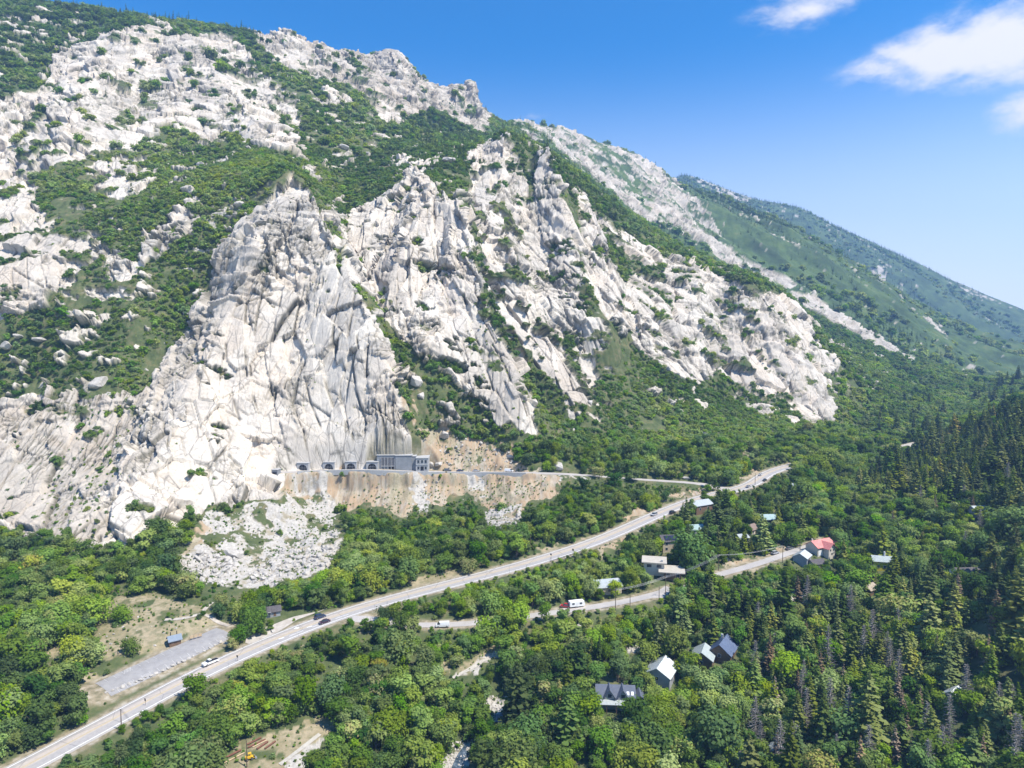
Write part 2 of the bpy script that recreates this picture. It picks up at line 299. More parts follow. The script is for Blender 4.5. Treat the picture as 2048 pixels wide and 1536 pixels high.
# ------------------------------------------------------------------ the land as one fine sheet
NCOL, ROWS = (1500, (250, 620, 700, 270)) if not globals().get('QUICK') else (700, (150, 300, 220, 130))
az = np.linspace(R(-46), R(46), NCOL)
rr = np.concatenate([np.linspace(95, 375, ROWS[0], endpoint=False), np.linspace(375, 650, ROWS[1], endpoint=False), np.linspace(650, 1350, ROWS[2], endpoint=False), np.exp(np.linspace(math.log(1350), math.log(4300), ROWS[3]))])
AZ, RR = np.meshgrid(az, rr)
X0 = RR * np.sin(AZ); Y0 = RR * np.cos(AZ); Z0 = ground(X0, Y0)
def normals(X, Y, Z):
    P = np.stack([X, Y, Z], -1); du = np.gradient(P, axis=1); dv = np.gradient(P, axis=0)
    N = np.cross(du, dv); N /= np.linalg.norm(N, axis=-1, keepdims=True) + 1e-12
    return np.where(N[..., 2:] < 0, -N, N)
x0 = X0.ravel(); y0 = Y0.ravel(); z0 = Z0.ravel()
rock, pale, dirt, rmask = masks(x0, y0, z0)
N0 = normals(X0, Y0, Z0).reshape(-1, 3)
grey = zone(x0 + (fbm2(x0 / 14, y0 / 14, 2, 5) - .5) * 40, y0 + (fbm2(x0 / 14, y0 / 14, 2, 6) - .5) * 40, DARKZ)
# rougher macro shape on rock, then broken into blocks at four sizes
near = 1 - sstep(900, 2600, RR.ravel())
disp = np.zeros(len(x0)); groove = np.zeros(len(x0))
sel = np.nonzero(rock > .01)[0]
xs, ys, zs = x0[sel], y0[sel], z0[sel]
lean = (vnoise2(xs / 150, zs / 200, 91) - .5) * 1.1
wob = (vnoise3(xs / 14, ys / 14, zs / 22, 5) - .5)
xl = xs + zs * lean + wob * 3; yl = ys + wob * 2.5; zl = zs + wob * 2
steep = 1 - np.clip((N0[sel, 2] - .45) / .35, 0, 1); rib = sstep(.5, .8, grey[sel]) * (np.hypot(xs, ys) < 520); steep = np.maximum(steep, rib)
calm = sstep(.42, .60, vnoise2(xs / 38, (zs + .4 * ys) / 46, 61))          # broad smooth slabs
d = np.zeros(len(sel)); gv = np.zeros(len(sel)); wq = (vnoise3(xs / 9, ys / 9, zs / 16, 15) - .5); crk = sstep(.38, .58, vnoise3(xs / 11, ys / 11, zs / 14, 29))
def joints(q, w, amp, gr, seed, m, gw):
    """parallel joint planes: long slabs that step in and out, parted by narrow cracks"""
    global d, gv
    q = q / w; k = np.floor(q); f = q - k; h = hsh(k, k * 0, k * 0, seed); t_ = hsh(k, k * 0 + 1, k * 0, seed) - .5
    d += m * amp * (h - .5 + t_ * (f - .5) * 1.3)
    e = np.minimum(f, 1 - f) * w; g = np.exp(-(e / gw) ** 2) * crk; d -= m * gr * g; gv = np.maximum(gv, g * m)
# macro blocks: each breaks along its own straight joints
def block_ids(w, st, seed):
    global bh
    x_, y_, z_ = (xs + wob * 5) / w, (ys + wob * 4) / w, zs / (w * st); bx_ = np.floor(x_ - .5); by_ = np.floor(y_ - .5); bz_ = np.floor(z_ - .5); f1 = np.full(x_.shape, 9e9); hid = np.zeros(x_.shape, np.int64)
    for i in (0, 1):
        for j in (0, 1):
            for k in (0, 1):
                h0 = _h(bx_ + i, by_ + j, bz_ + k, seed); dd_ = (x_ - bx_ - i - .5 - ((h0 & 255) / 255. - .5) * .8) ** 2 + (y_ - by_ - j - .5 - (((h0 >> 8) & 255) / 255. - .5) * .8) ** 2 + (z_ - bz_ - k - .5 - (((h0 >> 16) & 255) / 255. - .5) * .8) ** 2
                mm = dd_ < f1; hid = np.where(mm, h0, hid); f1 = np.where(mm, dd_, f1)
    return (hid & 255) / 255., ((hid >> 8) & 255) / 255., ((hid >> 16) & 255) / 255.
b1, b2, b3 = block_ids(30, 1.9, 611); c1, c2, c3 = block_ids(75, 1.5, 612)
lean = lean * .8 + (b1 - .5) * .42
fan = xs + lean * (zs - 60) + b2 * 9 + wq * .5
bro = sstep(.35, .55, vnoise2(xs / 55, zs / 80, 19)); st_ = .35 + .65 * steep
joints(fan + ys * .35, 13, 5.6, 2.6, 501, st_, .6); joints(fan * 1.02 - ys * .3 + zs * (b3 - .5) * .3, 5.6, 2.6, 1.5, 502, st_ * (1 - .5 * calm) * (.3 + .7 * bro), .4); joints(fan + zs * .08, 2.6, .8, .4, 503, st_ * (1 - calm) * bro, .3)
tiltb = .35 + (b2 - .5) * .9
joints(zs + xs * tiltb + b3 * 17 + ys * .2 + wq * .6, 16, 5.2, 2.2, 504, (1 - .4 * calm) * (.4 + .6 * (c1 > .45)) * (1 - .8 * rib), .5)
joints(zs * 1.1 - xs * (tiltb - .25) + b1 * 7 + ys * .35, 6.0, 2.3, 1.1, 505, (1 - .85 * calm) * (.35 + .65 * (c2 > .4)) * (1 - .7 * rib), .35)
tone_r = .42 * b1 + .33 * c3 + .25 * hsh(np.floor((fan + ys * .35) / 13), np.floor((zs + xs * tiltb + b3 * 17) / 15), np.zeros(len(xs)), 71)
for w, st, amp, gr, k in ((44, 3.0, 8.0, 2.6, 1), (17, 3.0, 4.2, 1.8, 2), (7, 2.8, 2.2, 1.1, 3), (3.2, 2.4, .8, .4, 4), (1.5, 1.8, .22, 0, 5)):
    zz = zl / (w * (1 + (st - 1) * (.35 + .65 * steep)))
    h, pl, gap = worley_blocks(xl / w + k * 3.1, yl / w - k * 1.7, zz + (xl / w) * (b2 - .5) * .6, 100 + k)
    m = (np.ones(len(sel)) if k < 2 else (1 - .75 * calm)) * (1 - .55 * rib) * (1 if k < 2 else (1 - .5 * steep))
    d += m * amp * (h * .85 + pl * 1.25)
    if gr:
        g = np.exp(-(gap * w / (.7 if k == 1 else .5)) ** 2) * crk; d -= m * gr * g; gv = np.maximum(gv, g * (1.0 if k < 4 else .5) * m)
d += (vnoise3(xs / 60, ys / 60, zs / 90, 8) - .5) * 12
disp[sel] = d * sstep(0, .6, rock[sel]); groove[sel] = gv; tone = np.full(len(x0), .5); tone[sel] = tone_r
sb, db, _ = seg_dist(x0, y0, BENCH, 16); disp[sb] = np.clip(disp[sb] * sstep(4.5, 15, db) ** 1.5, -6, 2.5)
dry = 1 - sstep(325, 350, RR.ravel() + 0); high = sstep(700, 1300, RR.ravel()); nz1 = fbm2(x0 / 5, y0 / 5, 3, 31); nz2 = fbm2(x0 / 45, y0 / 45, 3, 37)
loose = 1 - np.clip(rock + rmask, 0, 1)
hill = sstep(25, 90, z0)
disp += loose * ((nz1 - .5) * (.6 + 2.2 * hill) + (nz2 - .5) * (1 + 10 * hill)) * (1 - .6 * dirt) * (1 - rmask)
fk_ = sstep(950, 1700, RR.ravel()); disp += fk_ * ((fbm2((x0 * .66 + y0 * .75) / 110, (x0 * .75 - y0 * .66) / 420, 5, 57, .6) - .5) * 92)
disp += dirt * loose * (1 - rmask) * (1 - dry) * ((fbm2(x0 / 4, y0 / 12, 3, 63) - .5) * 2.6 + (fbm2(x0 / 12, y0 / 14, 3, 64) - .5) * 5.0)
disp += pale * loose * (vnoise2(x0 / 1.6, y0 / 1.6, 41) - .5) * 1.0
# towers along the rocky skylines
disp *= (.35 + .65 * (1 - sstep(1500, 3000, RR.ravel())))
P = np.stack([x0, y0, z0], 1)
Nb = N0.copy(); Nb[:, 2] *= .8
P += Nb * disp[:, None]
def make_mesh(name, verts, quads, attrs=None, smooth=True):
    me = bpy.data.meshes.new(name); nv = len(verts); quads = np.asarray(quads, dtype=np.int32); k = quads.shape[1]
    me.vertices.add(nv); me.vertices.foreach_set('co', np.asarray(verts, dtype=np.float32).ravel())
    me.loops.add(quads.size); me.polygons.add(len(quads))
    me.loops.foreach_set('vertex_index', quads.ravel()); me.polygons.foreach_set('loop_start', np.arange(len(quads), dtype=np.int32) * k)
    if smooth: me.polygons.foreach_set('use_smooth', np.ones(len(quads), bool))
    for an, av in (attrs or {}).items():
        a = me.attributes.new(an, 'FLOAT', 'POINT'); a.data.foreach_set('value', np.asarray(av, dtype=np.float32))
    me.update(); return me
def grid_quads(r0, r1, nc):
    i = np.arange((r1 - r0 - 1) * (nc - 1)); r = i // (nc - 1); c = i % (nc - 1); q = r * nc + c
    return np.stack([q, q + 1, q + nc + 1, q + nc], 1)
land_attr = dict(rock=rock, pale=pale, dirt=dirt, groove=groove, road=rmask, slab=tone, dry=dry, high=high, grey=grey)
def add_land(name, lab, keepq):
    used = np.unique(keepq); remap = np.full(len(P), -1, np.int32); remap[used] = np.arange(len(used))
    me = make_mesh(name, P[used], remap[keepq], {k: v[used] for k, v in land_attr.items()}, smooth=False)
    o = bpy.data.objects.new(name, me); COL.objects.link(o); o['kind'] = 'structure'; o['label'] = lab; o['category'] = 'terrain'
    me.materials.append(LAND); return o
# ------------------------------------------------------------------ node helpers and materials
class NT:
    def __init__(s, name):
        s.m = bpy.data.materials.new(name); s.m.use_nodes = True; s.t = s.m.node_tree; s.b = s.t.nodes['Principled BSDF']
    def n(s, typ, **kw):
        o = s.t.nodes.new(typ)
        for k, v in kw.items():
            if k.startswith('i_'):
                key = k[2:]; o.inputs[int(key) if key.isdigit() else key].default_value = v
            else: setattr(o, k, v)
        return o
    def l(s, a, b): s.t.links.new(a, b)
    def noise(s, scale, detail=4, rough=.55, vec=None, dist=0):
        o = s.n('ShaderNodeTexNoise', i_Scale=scale, i_Detail=detail, i_Roughness=rough, i_Distortion=dist)
        if vec is not None: s.l(vec, o.inputs['Vector'])
        return o.outputs['Fac']
    def ramp(s, fac, stops):
        o = s.n('ShaderNodeValToRGB'); cr = o.color_ramp
        while len(cr.elements) < len(stops): cr.elements.new(.5)
        for e, (p, c) in zip(cr.elements, stops): e.position = p; e.color = (*c, 1) if len(c) == 3 else c
        s.l(fac, o.inputs[0]); return o.outputs[0]
    def mix(s, fac, a, b, bt='MIX'):
        o = s.n('ShaderNodeMix', data_type='RGBA', blend_type=bt)
        for sock, v in ((o.inputs['Factor'], fac), (o.inputs[6], a), (o.inputs[7], b)):
            if isinstance(v, (int, float)): sock.default_value = v
            elif isinstance(v, tuple): sock.default_value = (*v, 1) if len(v) == 3 else v
            else: s.l(v, sock)
        return o.outputs[2]
    def math(s, op, a, b=None):
        o = s.n('ShaderNodeMath', operation=op)
        for i, v in enumerate((a, b)):
            if v is None: continue
            if isinstance(v, (int, float)): o.inputs[i].default_value = v
            else: s.l(v, o.inputs[i])
        return o.outputs[0]
    def attr(s, name): return s.n('ShaderNodeAttribute', attribute_name=name).outputs['Fac']
    def pos(s, scale=(1, 1, 1)):
        g = s.n('ShaderNodeNewGeometry'); mp = s.n('ShaderNodeMapping'); mp.inputs['Scale'].default_value = scale
        s.l(g.outputs['Position'], mp.inputs['Vector']); return mp.outputs[0]
    def obj(s, scale=(1, 1, 1)):
        g = s.n('ShaderNodeTexCoord'); mp = s.n('ShaderNodeMapping'); mp.inputs['Scale'].default_value = scale
        s.l(g.outputs['Object'], mp.inputs['Vector']); return mp.outputs[0]
    def bump(s, h, dist, strength=1.0):
        o = s.n('ShaderNodeBump', i_Strength=strength, i_Distance=dist); s.l(h, o.inputs['Height']); s.l(o.outputs[0], s.b.inputs['Normal'])
    def col(s, c): s.l(c, s.b.inputs['Base Color']); return s
    def set(s, **kw):
        for k, v in kw.items(): s.b.inputs[k.replace('_', ' ')].default_value = v
        return s
t = NT('granite, soil and brush'); t.set(Roughness=.9, Specular_IOR_Level=.2)
pv = t.pos(); ps_ = t.pos((1, 1, .28))
n_big = t.noise(.018, 5, .6, pv); n_mid = t.noise(.09, 5, .62, ps_, .6); n_fin = t.noise(.9, 5, .65, ps_)
granite = t.ramp(n_mid, [(.28, (.38, .345, .305)), (.44, (.565, .53, .48)), (.62, (.63, .60, .56)), (.8, (.50, .41, .33))])
granite = t.mix(t.math('MULTIPLY', t.ramp(n_big, [(.47, (0, 0, 0)), (.62, (1, 1, 1))]), .5), granite, (.50, .385, .295))
granite = t.mix(t.math('MULTIPLY', t.ramp(t.noise(.05, 4, .6, t.pos((1, 1, .2))), [(.58, (0, 0, 0)), (.68, (1, 1, 1))]), .5), granite, (.31, .31, .31))
granite = t.mix(.55, granite, t.ramp(t.attr('slab'), [(.2, (.30, .29, .28)), (.38, (.50, .455, .40)), (.5, (.66, .63, .585)), (.62, (.52, .45, .37)), (.72, (.64, .605, .56)), (.85, (.42, .40, .38))]))
granite = t.mix(.3, granite, t.ramp(n_fin, [(.3, (.22, .20, .18)), (.52, (.60, .57, .53)), (.8, (.70, .675, .64))]))
vor = t.n('ShaderNodeTexVoronoi', feature='DISTANCE_TO_EDGE', i_Scale=.16); t.l(t.mix(.12, t.pos((1, 1, .38)), t.n('ShaderNodeTexNoise', i_Scale=.3).outputs['Color'], 'ADD'), vor.inputs['Vector'])
crack = t.ramp(vor.outputs['Distance'], [(.0, (0, 0, 0)), (.035, (1, 1, 1))])
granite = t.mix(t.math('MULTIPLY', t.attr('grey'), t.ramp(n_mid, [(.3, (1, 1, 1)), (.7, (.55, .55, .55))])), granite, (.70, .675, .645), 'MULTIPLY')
granite = t.mix(1.0, granite, (1.0, .965, .90), 'MULTIPLY')
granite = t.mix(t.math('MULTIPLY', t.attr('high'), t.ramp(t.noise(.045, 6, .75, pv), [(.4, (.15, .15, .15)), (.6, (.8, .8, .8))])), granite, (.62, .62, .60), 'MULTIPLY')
def cracks(scale, st, wd, lo):
    v = t.n('ShaderNodeTexVoronoi', feature='DISTANCE_TO_EDGE', i_Scale=scale); t.l(t.mix(.05, t.pos(st), t.n('ShaderNodeTexNoise', i_Scale=.25).outputs['Color'], 'ADD'), v.inputs['Vector'])
    return t.math('MULTIPLY', t.ramp(v.outputs['Distance'], [(0, (1, 1, 1)), (wd, (0, 0, 0))]), t.ramp(t.noise(.07, 3, .6, t.pos((1, 1, .5))), [(lo, (0, 0, 0)), (lo + .08, (1, 1, 1))]))
granite = t.mix(t.math('MULTIPLY', cracks(.085, (1, .8, .2), .035, .44), .7), granite, (.12, .11, .095))
granite = t.mix(t.math('MULTIPLY', cracks(.2, (1, .8, .3), .06, .52), .55), granite, (.16, .15, .13))
granite = t.mix(.10, granite, (.2, .2, .2))
granite = t.mix(t.math('MULTIPLY', t.attr('groove'), .9), granite, (.085, .08, .055))
soil = t.ramp(t.noise(.12, 6, .7, pv), [(.3, (.045, .065, .024)), (.5, (.085, .105, .04)), (.62, (.14, .13, .065)), (.75, (.25, .20, .12))])
dirtc = t.ramp(t.noise(.16, 6, .7, pv), [(.3, (.24, .165, .10)), (.45, (.34, .24, .15)), (.58, (.31, .26, .18)), (.72, (.42, .37, .30))])
dirtc = t.mix(t.ramp(t.noise(.55, 4, .65, pv), [(.56, (0, 0, 0)), (.62, (.75, .75, .75))]), dirtc, (.17, .16, .09))
palec = t.ramp(t.noise(.8, 6, .75, pv), [(.3, (.19, .175, .155)), (.45, (.37, .345, .305)), (.7, (.50, .475, .43))])
palec = t.mix(t.ramp(t.noise(.13, 4, .6, pv), [(.55, (0, 0, 0)), (.66, (.8, .8, .8))]), palec, (.27, .23, .15))
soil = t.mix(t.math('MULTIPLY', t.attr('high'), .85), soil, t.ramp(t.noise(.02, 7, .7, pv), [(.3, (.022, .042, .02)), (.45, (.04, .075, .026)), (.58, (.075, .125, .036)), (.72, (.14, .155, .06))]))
streak = t.ramp(t.noise(.16, 5, .65, t.pos((1, .25, .25)), .4), [(.36, (.38, .32, .24)), (.45, (.37, .26, .16)), (.53, (.34, .265, .18)), (.6, (.42, .37, .30)), (.68, (.27, .25, .16))])
dirtc = t.mix(.75, dirtc, streak)
dirtc = t.mix(t.ramp(t.noise(.06, 5, .7, t.pos((1, .5, .5)), .6), [(.50, (0, 0, 0)), (.58, (.8, .8, .8))]), dirtc, t.ramp(t.noise(.7, 5, .7, pv), [(.35, (.20, .18, .11)), (.6, (.33, .29, .20))]))
dirtc = t.mix(t.attr('dry'), dirtc, t.mix(t.ramp(t.noise(.4, 4, .6, pv), [(.45, (0, 0, 0)), (.6, (.6, .6, .6))]), t.ramp(t.noise(.11, 6, .7, pv), [(.3, (.17, .155, .08)), (.45, (.27, .225, .135)), (.6, (.34, .285, .19)), (.75, (.40, .30, .19))]), (.14, .145, .07)))
c = t.mix(t.attr('dirt'), soil, dirtc); c = t.mix(t.attr('pale'), c, palec)
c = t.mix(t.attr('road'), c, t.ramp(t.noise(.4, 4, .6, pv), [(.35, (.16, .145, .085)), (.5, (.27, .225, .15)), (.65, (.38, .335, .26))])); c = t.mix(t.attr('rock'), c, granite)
t.col(c)
hsum = t.math('ADD', t.math('MULTIPLY', n_fin, .9), t.math('MULTIPLY', crack, t.math('MULTIPLY', t.attr('rock'), .5)))
t.bump(hsum, .6, .4)
LAND = t.m
quads = grid_quads(0, len(rr), NCOL)
zq = z0[quads[:, 0]]; rq = RR.ravel()[quads[:, 0]]
foot = np.concatenate([seen([-80, 0, 130, 300, 480, 600, 700, 850, 1000, 1200, 1400, 1560, 1700, 1900, 2040], [1010, 1010, 1100, 1085, 1010, 950, 945, 940, 935, 925, 900, 890, 850, 800, 765])])
fa = np.arctan2(foot[:, 0], foot[:, 1]); fr = np.hypot(foot[:, 0], foot[:, 1])
far_side = rq > np.interp(AZ.ravel()[quads[:, 0]], fa, fr)
add_land('mountain', 'steep pale granite mountainside with buttresses and brushy gullies', quads[far_side])
add_land('valley_floor', 'canyon floor of soil, dry grass and pale rubble below the cliffs', quads[~far_side])
def surf(x, y):
    """height of the finished sheet"""
    x = np.asarray(x, float); y = np.asarray(y, float)
    a = np.arctan2(x, y); r = np.hypot(x, y)
    fi = np.clip((a - az[0]) / (az[1] - az[0]), 0, NCOL - 1.001); fr_ = np.clip(np.interp(r, rr, np.arange(len(rr))), 0, len(rr) - 1.001)
    i = fi.astype(int); j = fr_.astype(int); u = fi - i; v = fr_ - j
    Zg = P[:, 2].reshape(len(rr), NCOL)
    return (Zg[j, i] * (1 - u) + Zg[j, i + 1] * u) * (1 - v) + (Zg[j + 1, i] * (1 - u) + Zg[j + 1, i + 1] * u) * v
# ------------------------------------------------------------------ sampling helpers
def samp(arr, x, y):
    a = np.arctan2(x, y); r = np.hypot(x, y)
    i = np.clip(np.rint((a - az[0]) / (az[1] - az[0])), 0, NCOL - 1).astype(int); j = np.clip(np.rint(np.interp(r, rr, np.arange(len(rr)))), 0, len(rr) - 1).astype(int)
    return arr.reshape(len(rr), NCOL)[j, i]
nzup = N0[:, 2]
# ------------------------------------------------------------------ foliage materials
def leaf_mat(name, lo, mid, hi, trans=.28, vary=.055):
    t = NT(name); nt = t.t
    a = t.n('ShaderNodeAttribute', attribute_name='tint', attribute_type='INSTANCER').outputs['Fac']
    tone = t.attr('tone')
    f = t.math('ADD', t.math('MULTIPLY', a, .6), t.math('MULTIPLY', tone, .22))
    c = t.ramp(f, [(.08, lo), (.4, mid), (.74, hi), (.84, hi), (.92, tuple(.5 * q + .5 * p for q, p in zip(hi, (.34, .20, .09))))])
    rnd = t.n('ShaderNodeObjectInfo').outputs['Random']; hs = t.n('ShaderNodeHueSaturation'); t.l(c, hs.inputs['Color'])
    t.l(t.math('ADD', t.math('MULTIPLY', rnd, vary), .5 - vary / 2), hs.inputs['Hue']); r2 = t.math('FRACT', t.math('MULTIPLY', rnd, 17.3)); t.l(t.math('ADD', t.math('MULTIPLY', r2, .40), .74), hs.inputs['Saturation']); t.l(t.math('ADD', t.math('MULTIPLY', t.math('FRACT', t.math('MULTIPLY', rnd, 41.7)), .44), .84), hs.inputs['Value']); c = hs.outputs[0]
    d = t.n('ShaderNodeBsdfDiffuse'); tr = t.n('ShaderNodeBsdfTranslucent'); mx = t.n('ShaderNodeMixShader', i_0=trans)
    t.l(c, d.inputs[0]); t.l(t.mix(.5, c, (.2, .3, .03)), tr.inputs[0]); t.l(d.outputs[0], mx.inputs[1]); t.l(tr.outputs[0], mx.inputs[2])
    t.l(mx.outputs[0], nt.nodes['Material Output'].inputs[0]); nt.nodes.remove(t.b)
    return t.m
M_OAK = leaf_mat('broad leaves', (.05, .10, .022), (.160, .25, .036), (.32, .405, .064), .40)
M_WILLOW = leaf_mat('bright leaves', (.10, .19, .03), (.15, .27, .035), (.26, .36, .05), .35)
M_FIR = leaf_mat('needles', (.065, .10, .028), (.16, .21, .046), (.30, .33, .075), .32)
M_SCRUB = leaf_mat('scrub leaves', (.07, .13, .026), (.152, .24, .042), (.285, .365, .064), .38)
M_BROWN = leaf_mat('dead needles', (.13, .095, .055), (.21, .155, .095), (.30, .225, .15), .1, .0)
t = NT('bark'); t.set(Roughness=.9).col(t.ramp(t.noise(2.5, 5, .6, t.obj((1, 1, .2))), [(.3, (.06, .045, .03)), (.7, (.16, .12, .09))])); M_BARK = t.m
t = NT('grey dead wood'); t.set(Roughness=.85).col(t.ramp(t.noise(2, 5, .6, t.obj((1, 1, .2))), [(.3, (.17, .15, .13)), (.7, (.36, .33, .30))])); M_DEAD = t.m
def leaves_mesh(name, C, N, size, mat, r, aspect=.7, tone=None):
    n = len(C); N = N / (np.linalg.norm(N, axis=1, keepdims=True) + 1e-9)
    T = np.cross(N, r.normal(size=(n, 3))); T /= np.linalg.norm(T, axis=1, keepdims=True) + 1e-9; B = np.cross(N, T)
    s = size * r.uniform(.65, 1.35, n)[:, None]
    V = np.stack([C - T * s, C - B * s * aspect + N * s * .12, C + T * s, C + B * s * aspect + N * s * .12], 1).reshape(-1, 3)
    tn = r.random(n) if tone is None else tone
    me = make_mesh(name, V, np.arange(4 * n).reshape(-1, 4), {'tone': np.repeat(tn, 4)}, smooth=False); me.materials.append(mat); return me
def tube(rings, sides=6):
    """rings: (x,y,z,r)"""
    V = []; F = []
    for x, y, z, r in rings:
        for k in range(sides):
            a = 2 * math.pi * k / sides; V.append((x + r * math.cos(a), y + r * math.sin(a), z))
    for i in range(len(rings) - 1):
        for k in range(sides):
            F.append((i * sides + k, i * sides + (k + 1) % sides, (i + 1) * sides + (k + 1) % sides, (i + 1) * sides + k))
    return V, F
def crown_broad(name, seed, mat, Rr=3.4, H=6.6, nl=900, lobes=11, size=.36, base=.16):
    r = np.random.default_rng(seed); C = []; N = []; T = []
    L = []
    for k in range(lobes):
        a = r.uniform(0, 6.28); q = math.sqrt(r.random()) * .66; zz = r.uniform(base + .16, .84); sh = math.sqrt(max(.1, 1 - ((zz - .45) / .6) ** 2))
        L.append((q * Rr * sh * math.cos(a), q * Rr * sh * math.sin(a), zz * H, Rr * r.uniform(.24, .54)))
    L.append((0, 0, H * .72, Rr * .5))
    per = nl // len(L)
    for lx, ly, lz, lr in L:
        d = r.normal(size=(per, 3)); d[:, 2] = d[:, 2] * .9 + .25; d /= np.linalg.norm(d, axis=1, keepdims=True)
        rad = lr * (r.random(per) ** .42)[:, None] * (1 + np.abs(r.normal(0, .16, (per, 1)))) * (1 + .22 * np.sin(d[:, :1] * 7 + lx) * np.cos(d[:, 1:2] * 6 + ly))
        c = np.array([lx, ly, lz]) + d * rad * np.array([1, 1, .82])
        C.append(c); N.append(d + r.normal(size=(per, 3)) * .28 + np.array([0, 0, .45])); T.append(np.clip(r.normal(.5, .22, per) + r.normal(0, .16), 0, 1))
    return leaves_mesh(name, np.vstack(C), np.vstack(N), size, mat, r, .72, np.concatenate(T))
def trunk_broad(name, seed, H=6.6, Rr=3.4):
    r = random.Random(seed); V = []; F = []
    def add(rings, s=6):
        v, f = tube(rings, s); o = len(V); V.extend(v); F.extend([tuple(i + o for i in q) for q in f])
    lx, ly = r.uniform(-.3, .3), r.uniform(-.3, .3)
    add([(0, 0, -1.2, .26), (0, 0, .3, .2), (lx * .6, ly * .6, H * .3, .16), (lx, ly, H * .62, .07)])
    for k in range(5):
        a = k * 1.25 + r.uniform(-.3, .3); z = H * r.uniform(.18, .4); q = Rr * r.uniform(.45, .7)
        add([(lx * .5, ly * .5, z, .1), (q * .5 * math.cos(a), q * .5 * math.sin(a), z + H * .16, .07), (q * math.cos(a), q * math.sin(a), z + H * .34, .03)], 5)
    me = make_mesh(name, V, F, None, True); me.materials.append(M_BARK); return me
def crown_fir(name, seed, mat, H=14.0, Rr=2.5, whorls=26, br=8, base=.09, thin=1.0):
    r = np.random.default_rng(seed); C = []; N = []; S = []; T = []; V = []; tone = []
    for w in range(whorls):
        f = w / (whorls - 1); z = H * (base + (1 - base) * f ** .92); R0 = Rr * (1 - f) ** .72 * r.uniform(.72, 1.15) + .12
        nb = max(4, int(br * (1 - .45 * f)))
        for b in range(nb):
            if r.random() > thin: continue
            a = 6.283 * (b + r.uniform(-.35, .35)) / nb + w * 1.9; L = R0 * r.uniform(.7, 1.15); dr = r.uniform(.12, .34) * L
            z = H * (base + (1 - base) * min(1, max(0, f + r.normal(0, .022))) ** .92); da = np.array([math.cos(a), math.sin(a), 0]); sd = np.array([-math.sin(a), math.cos(a), 0])
            tn = np.clip(r.normal(.45, .2), 0, 1)
            for s0, s1, wd in ((.05, .55, .40), (.42, 1.0, .34)):
                p0 = da * L * s0 + np.array([0, 0, z - dr * s0 ** 1.6]); p1 = da * L * s1 + np.array([0, 0, z - dr * s1 ** 1.6 + (.1 * L if s1 == 1 else 0)])
                wj = wd * L * r.uniform(.7, 1.2) + .1; k = r.uniform(-.1, .1)
                V += [p0 - sd * wj * .6 - np.array([0, 0, .1 + k]), p0 + sd * wj * .6 - np.array([0, 0, .1 - k]), p1 + sd * wj * .5 - np.array([0, 0, .16]), p1 - sd * wj * .5 - np.array([0, 0, .16])]
                tone.append(tn)
            # hanging sprays give the flank its thickness
            p = da * L * r.uniform(.55, .95) + np.array([0, 0, z - dr * .7]); q = r.uniform(.3, .6) * (.45 + L * .3)
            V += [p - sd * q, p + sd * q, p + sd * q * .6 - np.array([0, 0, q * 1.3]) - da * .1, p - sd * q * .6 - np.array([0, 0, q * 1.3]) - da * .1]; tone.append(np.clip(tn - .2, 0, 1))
    V = np.array(V); me = make_mesh(name, V, np.arange(len(V)).reshape(-1, 4), {'tone': np.repeat(np.array(tone), 4)}, smooth=False); me.materials.append(mat); return me
def trunk_fir(name, H=14.0, mat=None):
    v, f = tube([(0, 0, -1.5, .24), (0, 0, .5, .2), (.05, 0, H * .5, .13), (0, 0, H * .99, .02)], 6)
    me = make_mesh(name, v, f, None, True); me.materials.append(mat or M_BARK); return me
def branches_dead(name, seed, H=13.0, Rr=2.1, n=110):
    r = random.Random(seed); V = []; F = []
    for k in range(n):
        f = .16 + .8 * k / n; z = H * f; a = k * 2.4 + r.uniform(-.4, .4); L = (Rr * (1.08 - f) + .25) * r.uniform(.55, 1.25)
        ca, sa = math.cos(a), math.sin(a); dz = r.uniform(-.28, .22) * L
        rg = [(0, 0, z, .09), (ca * L * .55, sa * L * .55, z + dz * .4, .075), (ca * L, sa * L, z + dz + .12 * L, .035)]
        o = len(V)
        for x, y, zz, q in rg:
            for j in range(3):
                b = 2.094 * j; V.append((x - sa * q * math.cos(b), y + ca * q * math.cos(b), zz + q * math.sin(b)))
        for i in range(2):
            for j in range(3): F.append((o + i * 3 + j, o + i * 3 + (j + 1) % 3, o + i * 3 + 3 + (j + 1) % 3, o + i * 3 + 3 + j))
        for tw in range(3):                                            # twigs
            s = r.uniform(.35, .95); x, y, zz = ca * L * s, sa * L * s, z + dz * s; b = a + r.choice((-1, 1)) * r.uniform(.5, 1.1); l2 = L * r.uniform(.2, .45)
            o = len(V); V.extend([(x, y, zz + .05), (x, y, zz - .05), (x + math.cos(b) * l2, y + math.sin(b) * l2, zz - .1), (x + math.cos(b) * l2, y + math.sin(b) * l2, zz - .02)]); F.append((o, o + 1, o + 2, o + 3))
    me = make_mesh(name, V, F, None, False); me.materials.append(M_DEAD); return me
SHP = [(3.4, 6.4, 11), (2.7, 8.2, 9), (4.1, 6.2, 15), (3.0, 7.0, 8), (3.7, 7.4, 13), (2.4, 5.6, 7)]
OAKS = [(crown_broad('broadleaf_crown', 10 + k, M_OAK, a_, b_, 1500, c_, .29, .12), trunk_broad('broadleaf_trunk', k, b_, a_)) for k, (a_, b_, c_) in enumerate(SHP)]
WILLOWS = [(crown_broad('willow_crown', 40 + k, M_WILLOW, 2.9, 8.2, 1400, 12, .29, .1), trunk_broad('willow_trunk', 20 + k, 8.2, 2.9)) for k in range(3)]
